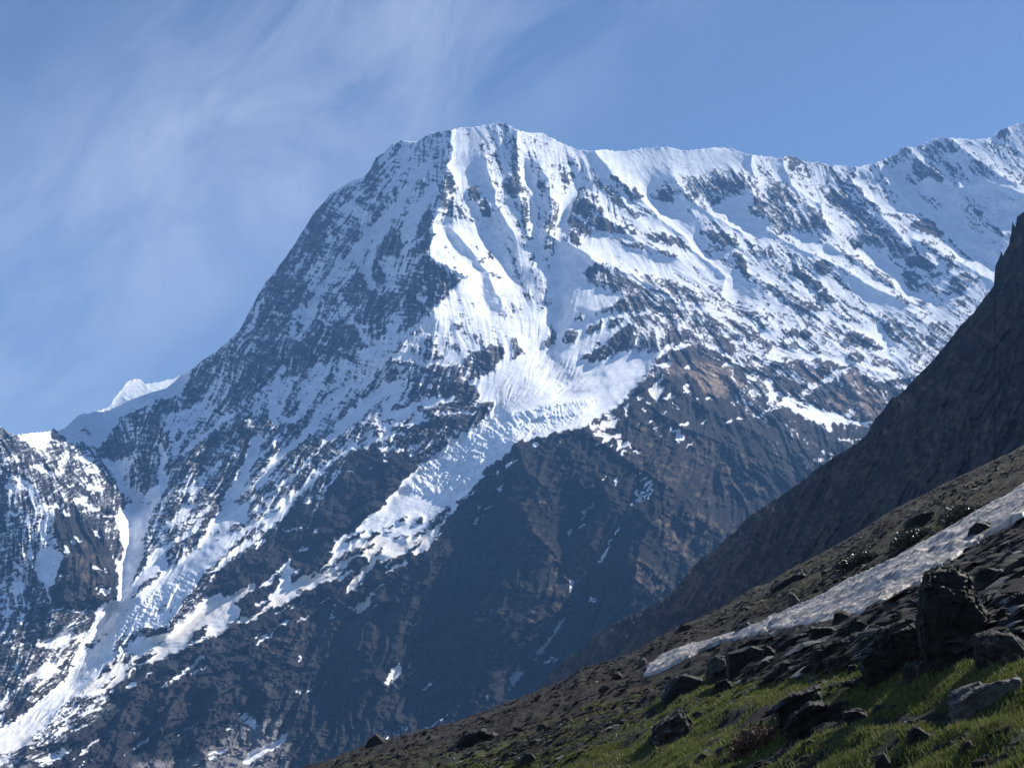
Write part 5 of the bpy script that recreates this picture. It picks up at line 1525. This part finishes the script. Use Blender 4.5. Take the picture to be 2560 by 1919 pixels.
rock('pointed_rock', 'K', '322,1560 370,1490 420,1482 464,1528 432,1560', .8, 'pale', 'light grey pointed rock in grass beside the ridged rock', .05, .02)
rock('slab_rock', 'K', '1180,1395 1290,1350 1400,1300 1500,1282 1582,1308 1560,1345 1400,1375 1360,1435', .7, 'lichen', 'long grey ledge rock below the tallest boulder, along the grass edge', .04, .02)
rock('rock', 'K', '688,1460 700,1390 760,1383 788,1420 762,1460', .8, 'dark', 'small black block beside the pyramid-shaped rock', .04, .02)
rock('slab_rock', 'K', '1850,840 1880,775 1990,748 2048,770 2000,835 1880,856', .9, 'pale', 'bright grey flat slab to the right of the tallest boulder', .04, .02)
rock('slab_rock', 'K', '1808,525 1880,480 1962,474 1930,504', .9, 'pale', 'thin pale sliver of slate right above the tallest boulder', .02, .01, 2)
rock('boulder', 'K', '2050,900 2130,780 2260,750 2280,980 2100,940', .8, 'dark', 'dark boulder cut by the frame edge right of the bright grey slab', .05, .01)
rock('boulder', 'K', '1780,690 1800,570 1900,545 2030,560 2022,650 1880,725', .8, 'dark', 'dark flat-topped boulder behind the right shoulder of the tallest one', .04, .02)
rock('rock', 'K', '2075,1105 2110,1030 2170,1018 2190,1095', .9, 'dark', 'small dark rock above the lichen-spotted boulder', .05, .01, 2)
rock('rock', 'K', '-60,1380 -40,1260 0,1228 60,1260 75,1350 40,1390', .8, 'dark', 'black round-shouldered rock left of the wedge-shaped slab', .05, .01)
rock('boulder', 'K', '1175,205 1220,120 1330,58 1440,60 1410,130 1280,190', .9, 'dark', 'large dark hump-backed boulder on the slope high above the snow', .05, .01)
rock('rock', 'K', '540,565 600,500 680,458 732,470 690,515 620,556', .8, 'dark', 'dark wedge of rock on the slope above the middle of the snow', .05, .02)
rock('slab_rock', 'K', '15,705 120,630 250,568 342,558 300,622 150,685', .6, 'dark', 'long black ledge lying just under the skyline of the slope', .03, .02)
rock('slab_rock', 'R', '1138,1390 1210,1340 1320,1300 1346,1330 1332,1372 1210,1424', .7, 'dark', 'upper of two tilted slate slabs stacked in the grass', .02, .035, 4)
rock('slab_rock', 'R', '1186,1505 1200,1420 1290,1365 1345,1365 1372,1480 1360,1522 1270,1514', .8, 'dark', 'lower of two tilted slate slabs, splintered and blocky', .03, .04, 4)
rock('pointed_rock', 'R', '1702,1562 1715,1500 1750,1478 1812,1520 1782,1556', .8, 'dark', 'dark pointed rock alone in the grass below the largest slab', .05, .01)
rock('rock', 'R', '586,1545 610,1480 690,1430 730,1408 760,1460 792,1490 740,1514 650,1562', .9, 'lichen', 'rough whitish rock with many knobs, low on the slope', .09, .0, 4)
rock('slab_rock', 'R', '925,1235 940,1150 1040,1128 1140,1150 1142,1204 1080,1234', .9, 'dark', 'thick black overhanging slab below the tip of the snow', .03, .02)
rock('rock', 'R', '836,1255 850,1190 880,1168 920,1175 928,1250', .6, 'pale', 'fractured pale grey block against the black overhanging slab', .03, .03)
rock('boulder', 'R', '646,1345 690,1270 740,1248 822,1260 802,1302 720,1345', .9, 'dark', 'dark whale-backed boulder with turf behind it, below the snow tip', .04, .0)
rock('boulder', 'Q', '1572,1565 1590,1525 1620,1506 1660,1530 1675,1560', .9, 'brown', 'lone boulder perched at the lowest end of the slope skyline', .05, .01, 3, 'boulder')
rock('boulder', 'R', '958,1066 985,1030 1020,1020 1038,1046 1000,1066', .9, 'pale', 'rounded pale boulder at the top edge of the lower snow', .05, 0)
rock('rock', 'R', '536,1218 560,1180 576,1178 598,1216', .9, 'pale', 'bright whitish stone left of the tip of the snow', .06, 0, 2)
rock('rock', 'R', '705,1066 725,1035 760,1030 796,1044 780,1066', .9, 'dark', 'black block on the slope skyline left of the snow', .04, .02, 2)
rock('rock', 'R', '1416,1466 1440,1410 1500,1392 1552,1440 1542,1466', .9, 'dark', 'dark squat rock in grass right of the two stacked slabs', .05, .02)
rock('rock', 'R', '1356,1402 1390,1366 1440,1358 1486,1384 1470,1404', .9, 'dark', 'flat dark rock in grass just above the squat one', .05, .02)
rock('rock', 'R', '1546,1424 1570,1384 1602,1378 1628,1404 1616,1426', .9, 'dark', 'small dark rock in grass between the slabs and the largest flat slab', .05, .02, 2)
rock('rock', 'R', '1866,1458 1890,1424 1920,1418 1946,1440 1930,1460', .9, 'dark', 'low dark stone under the left end of the largest flat slab', .05, .01, 2)
rock('rock', 'R', '1928,1594 1950,1550 1980,1538 2006,1570 1990,1596', .9, 'brown', 'brown stone in the grass near the lower frame edge, below the largest slab', .05, .01, 2)
rock('rock', 'R', '1562,1690 1580,1610 1610,1596 1640,1630 1640,1690', .9, 'brown', 'brown stone rising from the lower frame edge left of the pointed rock', .05, .01, 2)
rock('rock', 'R', '14,1644 40,1600 84,1586 108,1614 90,1640', .9, 'dark', 'dark stone in grass at the foot of the slope, left of the whitish rock', .05, .01, 2)
rock('rock', 'R', '856,1334 880,1286 930,1268 966,1290 940,1330', .9, 'dark', 'dark rock under the whale-backed boulder with a pale chip beside it', .05, .02)
rock('slab_rock', 'Q', '1945,1550 2000,1490 2080,1472 2165,1500 2155,1545 2060,1566', .7, 'dark', 'dark turf-edged ledge rock near the lower end of the slope', .05, .02)
# ---- loose stones: a dozen shapes, each stone its own object
ALLN = np.array(NAMED)
KIND = []
for i in range(16):
    rr = random.Random(100 + i); flat = rr.uniform(.3, .75); el = rr.uniform(.55, .95)
    q = []
    for _ in range(16):
        d = Vector((rr.gauss(0, 1), rr.gauss(0, 1), rr.gauss(0, 1))).normalized()
        q.append((d.x*.5, d.y*.5*el, d.z*.5*flat))
    bm = hull(q); weather(bm, 1.0, 50 + i, 1, .05, .02)
    KIND.append(bm)
def kmesh(mat): 
    out = []
    for bm in KIND: out.append(mesh_of(bm.copy(), 'stone', RM[mat]))
    return out
MESH = {m_: kmesh(m_) for m_ in ('dark', 'pale', 'lichen', 'brown')}
def inside(poly, x, y):
    r = False
    for i in range(len(poly)):
        (ax, ay), (bx, by) = poly[i - 1], poly[i]
        if (ay > y) != (by > y) and x < ax + (y - ay)*(bx - ax)/(by - ay): r = not r
    return r
FIELDS = [('R', '100,1440 700,1090 1100,860 1500,640 1900,440 2200,290 2212,430 1900,590 1500,820 1100,980 760,1110 560,1250 300,1420', 62, 'dark', 'small dark stone lying on the slope above the snow', 'dark stones above the snow', (6, 26)),
          ('R', '300,1330 700,1090 1200,800 1700,520 2200,290 2212,420 1700,640 1200,900 760,1090 400,1330', 40, 'pale', 'small pale flat stone glinting on the slope above the snow', 'pale stones above the snow', (5, 16)),
          ('R', '0,1400 300,1290 600,1200 800,1250 900,1330 700,1450 300,1560 0,1600', 62, 'brown', 'small brown stone on the bare earth at the foot of the snow', 'brown stones on the bare earth', (8, 34)),
          ('R', '880,1250 1200,1120 1500,1000 1800,860 2212,620 2212,1000 1900,1080 1500,1180 1100,1280', 58, 'dark', 'dark stone among the boulders below the snow', 'dark stones among the boulders', (12, 60)),
          ('R', '0,1560 500,1400 900,1330 1300,1280 1900,1300 2212,1240 2212,1657 0,1657', 58, 'lichen', 'small grey stone half sunk in the grass', 'grey stones in the grass', (8, 36)),
          ('Q', '1350,1640 1600,1570 1900,1500 2212,1400 2212,1640', 20, 'dark', 'small dark stone on the lowest end of the slope', 'dark stones low on the slope', (8, 34))]
rr = random.Random(5)
for tile, poly, cnt, mat, label, group, (s0_, s1_) in FIELDS:
    pl = [tuple(p) for p in S(tile, poly)]
    xs = [p[0] for p in pl]; ys = [p[1] for p in pl]; n_ = 0; tries = 0
    while n_ < cnt and tries < 4000:
        tries += 1
        X, Y = rr.uniform(min(xs), max(xs)), rr.uniform(min(ys), max(ys))
        if not inside(pl, X, Y) or Y > 1915 or X > 2556 or X < 2: continue
        if float(lay('snow', np.array([X]), np.array([Y]))[0]) > .05: continue
        x, y, D = hit(X, Y)
        if D > 172: continue
        if (np.hypot(ALLN[:, 0] - x, ALLN[:, 1] - y) < ALLN[:, 2]*.55).any(): continue
        sz_ = s0_*(s1_/s0_)**(rr.random()**1.7)*1.157*D*TH/1280
        o = place('stone', rr.choice(MESH[mat]), (x, y, float(gzr(np.array([x]), np.array([y]))[0]) + .08*sz_), label, 'stone', group)
        o.scale = (sz_, sz_*rr.uniform(.75, 1.2), sz_*rr.uniform(.7, 1.1)); o.rotation_euler = (rr.uniform(-.25, .25), rr.uniform(-.75, .0), rr.uniform(0, 6.28)) if False else (rr.uniform(-.3, .3), -.35 + rr.uniform(-.3, .3), rr.uniform(-.5, .5))
        n_ += 1
# ---- scree: thousands of chips nobody could count
cv, cf, cc = [], [], []
base_v = [np.array([v.co for v in m_.vertices]) for m_ in MESH['dark'][:0]]
lowk = []
for i in range(6):
    q = [(Vector((rr.gauss(0, 1), rr.gauss(0, 1), rr.gauss(0, 1))).normalized()*.5)[:] for _ in range(8)]
    bm = hull(q); bmesh.ops.triangulate(bm, faces=bm.faces); bm.verts.index_update()
    lowk.append((np.array([v.co[:] for v in bm.verts]), np.array([[v.index for v in f.verts] for f in bm.faces]))); bm.free()
nchip = 52000
ca = rng.uniform(R_(-15), R_(33), nchip*4); cd = 11*(174/11)**(rng.random(nchip*4)**.72)
cx0, cy0 = np.sin(ca)*cd, np.cos(ca)*cd
cz0 = gzr(cx0, cy0); cX, cY = to_px(cx0, cy0, cz0)
LB = bilin(LAYB['band'], (cX - X0)*RS, (cY - Y0)*RS)
dens_ = .9*LB + np.clip(.25 + .9*fbm(cx0, cy0, 9, 3, 81), .03, 1)*np.where(cd < 30, .35, 1)
okc = (cX > -20) & (cX < 2900) & (cY < 2100) & (lay('snow', cX, cY) < .05) & (rng.random(nchip*4) < dens_)
sel = np.nonzero(okc)[0][:nchip]; off = 0
for i in sel:
    vv, ff = lowk[i % 6]; bnd = LB[i]; s_ = (.04 + .30*rng.random()**3)*(1 + cd[i]/110)*(1 + 1.1*bnd)
    th = rng.uniform(-.6, .6); c_, n_ = math.cos(th), math.sin(th)
    w_ = vv*np.array([s_, s_*.8, s_*.4]); w_ = np.stack([w_[:, 0]*c_ - w_[:, 1]*n_ , w_[:, 0]*n_ + w_[:, 1]*c_, w_[:, 2] + w_[:, 0]*.4], -1)
    cv.append(w_ + np.array([cx0[i], cy0[i], cz0[i] + .05*s_])); cf.append(ff + off); off += len(vv)
cv = np.vstack(cv); cf = np.vstack(cf)
me = bpy.data.meshes.new('scree'); me.from_pydata(cv.tolist(), [], cf.tolist()); tone = np.repeat(.012 + .032*rng.random(len(sel)) + .22*(rng.random(len(sel)) < .09)*rng.random(len(sel)), [len(lowk[i % 6][0]) for i in sel])
at = me.color_attributes.new('tint', 'FLOAT_COLOR', 'POINT'); at.data.foreach_set('color', np.c_[tone*1.04, tone, tone*.95, np.ones(len(tone))].astype(np.float32).ravel())
k = MatB('scree_chip'); v = k.coord()
me.materials.append(k.fin(k.mix(1.0, k.attr(), k.ramp(k.noise(12, 6, .7, v), [(.3, .6), (.7, 1.3)]), 'MULTIPLY'), .8, k.bump(k.noise(20, 5, .7, v), .03, .7), .12))
o = bpy.data.objects.new('scree', me); scene.collection.objects.link(o); tagk(o, 'stuff')
# ---- grass blades
nb_ = 1050000
ga = rng.uniform(R_(-14), R_(33), nb_); gd = 7*(62/7)**rng.random(nb_)
bx, by = np.sin(ga)*gd, np.cos(ga)*gd; bz = gz(bx, by); bX, bY = to_px(bx, by, bz)
gmk = bilin(LAYB['green'], (bX - X0)*RS, (bY - Y0)*RS)
pr = smooth(.25, .75, gmk + .3*fbm(bx, by, 9, 4, 31) + .33*fbm(bx, by, 2.2, 5, 21, .65))*np.clip(gmk*2, 0, 1)
clump = smooth(-.75, .25, fbm(bx, by, .45, 2, 91))
okb = (rng.random(nb_) < pr*clump) & (bX > -30) & (bX < 2900) & (bY < 2100)
bx, by, gd = np.repeat(bx[okb], 4), np.repeat(by[okb], 4), np.repeat(gd[okb], 4); n_ = len(bx)
bx = bx + rng.normal(0, .035, n_); by = by + rng.normal(0, .035, n_); bz = gzr(bx, by)
hh = rng.uniform(.02, .06, n_)*(1 + .9*(rng.random(n_) < .1)); ww = (.006 + .00028*gd)*rng.uniform(.7, 1.3, n_)
an = rng.uniform(0, 6.283, n_); ln = rng.uniform(.2, .9, n_)*hh; la = rng.uniform(0, 6.283, n_)
cA, sA_ = np.cos(an)*ww, np.sin(an)*ww
v0 = np.stack([bx - cA, by - sA_, bz - .01], -1); v1 = np.stack([bx + cA, by + sA_, bz - .01], -1)
v2 = np.stack([bx + np.cos(la)*ln, by + np.sin(la)*ln, bz + hh], -1)
vv = np.stack([v0, v1, v2], 1).reshape(-1, 3)
me = bpy.data.meshes.new('grass'); me.vertices.add(n_*3); me.vertices.foreach_set('co', vv.astype(np.float32).ravel())
me.loops.add(n_*3); me.loops.foreach_set('vertex_index', np.arange(n_*3, dtype=np.int32))
me.polygons.add(n_); me.polygons.foreach_set('loop_start', np.arange(0, n_*3, 3, dtype=np.int32)); me.polygons.foreach_set('loop_total', np.full(n_, 3, np.int32))
me.update(calc_edges=True)
bc = np.array([[.07, .095, .020]]) + rng.random((n_, 1))*np.array([[.075, .085, .022]])
dry = (rng.random(n_) < .22); bc[dry] = np.array([.17, .14, .07])
bc = np.repeat(np.c_[bc, np.ones(n_)], 3, 0)
at = me.color_attributes.new('tint', 'FLOAT_COLOR', 'POINT'); at.data.foreach_set('color', bc.astype(np.float32).ravel())
k = MatB('grass_blade'); k.l(k.attr(), k.b.inputs['Base Color'])
tr = k.n('ShaderNodeBsdfTranslucent'); k.l(k.attr(), tr.inputs['Color'])
mx = k.n('ShaderNodeMixShader'); mx.inputs[0].default_value = .35; k.l(k.b.outputs[0], mx.inputs[1]); k.l(tr.outputs[0], mx.inputs[2]); k.l(mx.outputs[0], k.out.inputs['Surface'])
k.b.inputs['Roughness'].default_value = .5; k.b.inputs['Specular IOR Level'].default_value = .35
me.materials.append(k.m)
o = bpy.data.objects.new('grass', me); scene.collection.objects.link(o); tagk(o, 'stuff')
# ---- low shrubs
k = MatB('shrub_leaf'); leafm = k.fin(k.ramp(k.noise(5, 4, .6, k.coord()), [(.3, (.03, .035, .018)), (.7, (.075, .075, .045))]), .28, None, .6)
k = MatB('dead_twig'); twigm = k.fin(k.ramp(k.noise(8, 4, .6, k.coord()), [(.3, (.05, .03, .022)), (.7, (.12, .07, .05))]), .7, None, .3)
def shrub(tile, c, wpx, hpx, label, leafy, seed):
    X, Y = S(tile, c)[0]; x, y, D = hit(X, Y); m = D*TH/1280*1.157
    if tile == 'R': m = D*TH/1280*.5787
    w_, h_ = wpx*m, hpx*m; r = np.random.default_rng(seed)
    e = bpy.data.objects.new('shrub', None); scene.collection.objects.link(e); e.location = (x, y, float(gzr(np.array([x]), np.array([y]))[0]))
    e.empty_display_size = .2
    tagk(e, None, label, 'shrub')
    # stems: many thin bent twigs from a few roots
    vs_, fs_ = [np.array([0, 0, -.12])], []; tips = []
    for i in range(150 if leafy else 420):
        b = np.array([r.normal(0, w_*.2), r.normal(0, w_*.16), 0]); d = np.array([r.normal(0, .55), r.normal(0, .5), 1.0]); d /= np.linalg.norm(d)
        L = h_*r.uniform(.55, 1.1)*(1 - .5*min(1, abs(b[0])/(w_*.5))); p = b.copy(); rad = .012 + .0004*D
        p[2] += -.05 + b[0]*.40
        for sgm in range(3):
            q_ = p + d*L/3; d = d + r.normal(0, .25, 3)*np.array([1, 1, .5]); d /= np.linalg.norm(d)
            u = np.cross(d, [0, 0, 1.0]); u = u/(np.linalg.norm(u) + 1e-6)*rad; v_ = np.cross(d, u); i0 = len(vs_)
            for cp_, s_ in ((p, 1.0), (q_, .6)):
                for a_ in (0, 2.1, 4.2): vs_.append(cp_ + (u*math.cos(a_) + v_*math.sin(a_))*s_)
            fs_ += [(i0 + a_, i0 + (a_ + 1) % 3, i0 + 3 + (a_ + 1) % 3, i0 + 3 + a_) for a_ in range(3)]
            if sgm == 0: fs_ += [(0, i0 + a_, i0 + (a_ + 1) % 3) for a_ in range(3)]
            else: fs_ += [(i0 + a_, i0 + (a_ + 1) % 3, i0 - 3 + (a_ + 1) % 3, i0 - 3 + a_) for a_ in range(3)]
            p = q_; rad *= .6
            if sgm: tips.append(p.copy())
    me = bpy.data.meshes.new('stem'); me.from_pydata([tuple(q) for q in vs_], [], fs_); me.materials.append(twigm)
    s_ = bpy.data.objects.new('stem', me); scene.collection.objects.link(s_); s_.parent = e
    vs_, fs_ = [], []
    for tp in tips:
        for _ in range(16 if leafy else 2):
            c0 = tp + r.normal(0, h_*.09, 3); n1 = r.normal(0, 1, 3); n1 /= np.linalg.norm(n1); n2_ = np.cross(n1, r.normal(0, 1, 3)); n2_ /= np.linalg.norm(n2_)
            L = (.05 if leafy else .03)*(1 + D/90); i0 = len(vs_)
            vs_ += [c0 - n1*L, c0 + n2_*L*.4, c0 + n1*L, c0 - n2_*L*.4]; fs_.append((i0, i0 + 1, i0 + 2, i0 + 3))
    me = bpy.data.meshes.new('foliage'); me.from_pydata([tuple(q) for q in vs_], [], fs_); me.materials.append(leafm if leafy else twigm)
    s_ = bpy.data.objects.new('foliage', me); scene.collection.objects.link(s_); s_.parent = e
shrub('R', '1500,790', 170, 62, 'dark leafy shrub hugging the lower middle part of the upper snow edge', True, 1)
shrub('R', '1725,690', 150, 60, 'glossy leafy shrub halfway along the upper snow edge', True, 2)
shrub('R', '1935,585', 120, 55, 'smallest leafy shrub, high on the slope near the black boulder in the snow', True, 3)
shrub('R', '1050,1570', 210, 90, 'reddish brown dead twiggy shrub in the grass left of the stacked slabs', False, 4)
# ------------------------------------------------------------------ air
def haze():
    bm = bmesh.new(); x0, x1, y0, y1, z0, z1 = -7600, 7600, -2700, 9300, -560, 3260
    top = max(float(v) for v in (P_TOP,)) + 25
    c = [bm.verts.new(p) for p in ((x0, y0, z0), (x1, y0, z0), (x1, y1, z0), (x0, y1, z0), (x0, y0, top), (x1, y0, top), (x1, y1, top), (x0, y1, top))]
    for f in ((3, 2, 1, 0), (4, 5, 6, 7), (0, 1, 5, 4), (1, 2, 6, 5), (2, 3, 7, 6), (3, 0, 4, 7)): bm.faces.new([c[i] for i in f])
    me = bpy.data.meshes.new('haze'); bm.to_mesh(me); bm.free()
    m = bpy.data.materials.new('haze_air'); m.use_nodes = True; t_ = m.node_tree; t_.nodes.clear()
    v = t_.nodes.new('ShaderNodeVolumePrincipled'); v.inputs['Color'].default_value = (.21, .475, 1.0, 1); v.inputs['Density'].default_value = HAZE_DENSITY
    v.inputs['Anisotropy'].default_value = 0.0
    ou = t_.nodes.new('ShaderNodeOutputMaterial'); t_.links.new(v.outputs[0], ou.inputs['Volume'])
    me.materials.append(m)
    o = bpy.data.objects.new('haze', me); scene.collection.objects.link(o); tagk(o, 'stuff')
HAZE_DENSITY = 5.4e-5
def zs_(oo):
    a = np.empty(len(oo.data.vertices)*3, np.float32); oo.data.vertices.foreach_get('co', a); return a[2::3]
P_TOP = float(zs_(mtn).max())
ZMIN = min(float(zs_(oo).min()) for oo in (mtn, bpy.data.objects['hill'], bpy.data.objects['hillside']))
haze()
print('TOP', P_TOP, 'ZMIN', ZMIN)
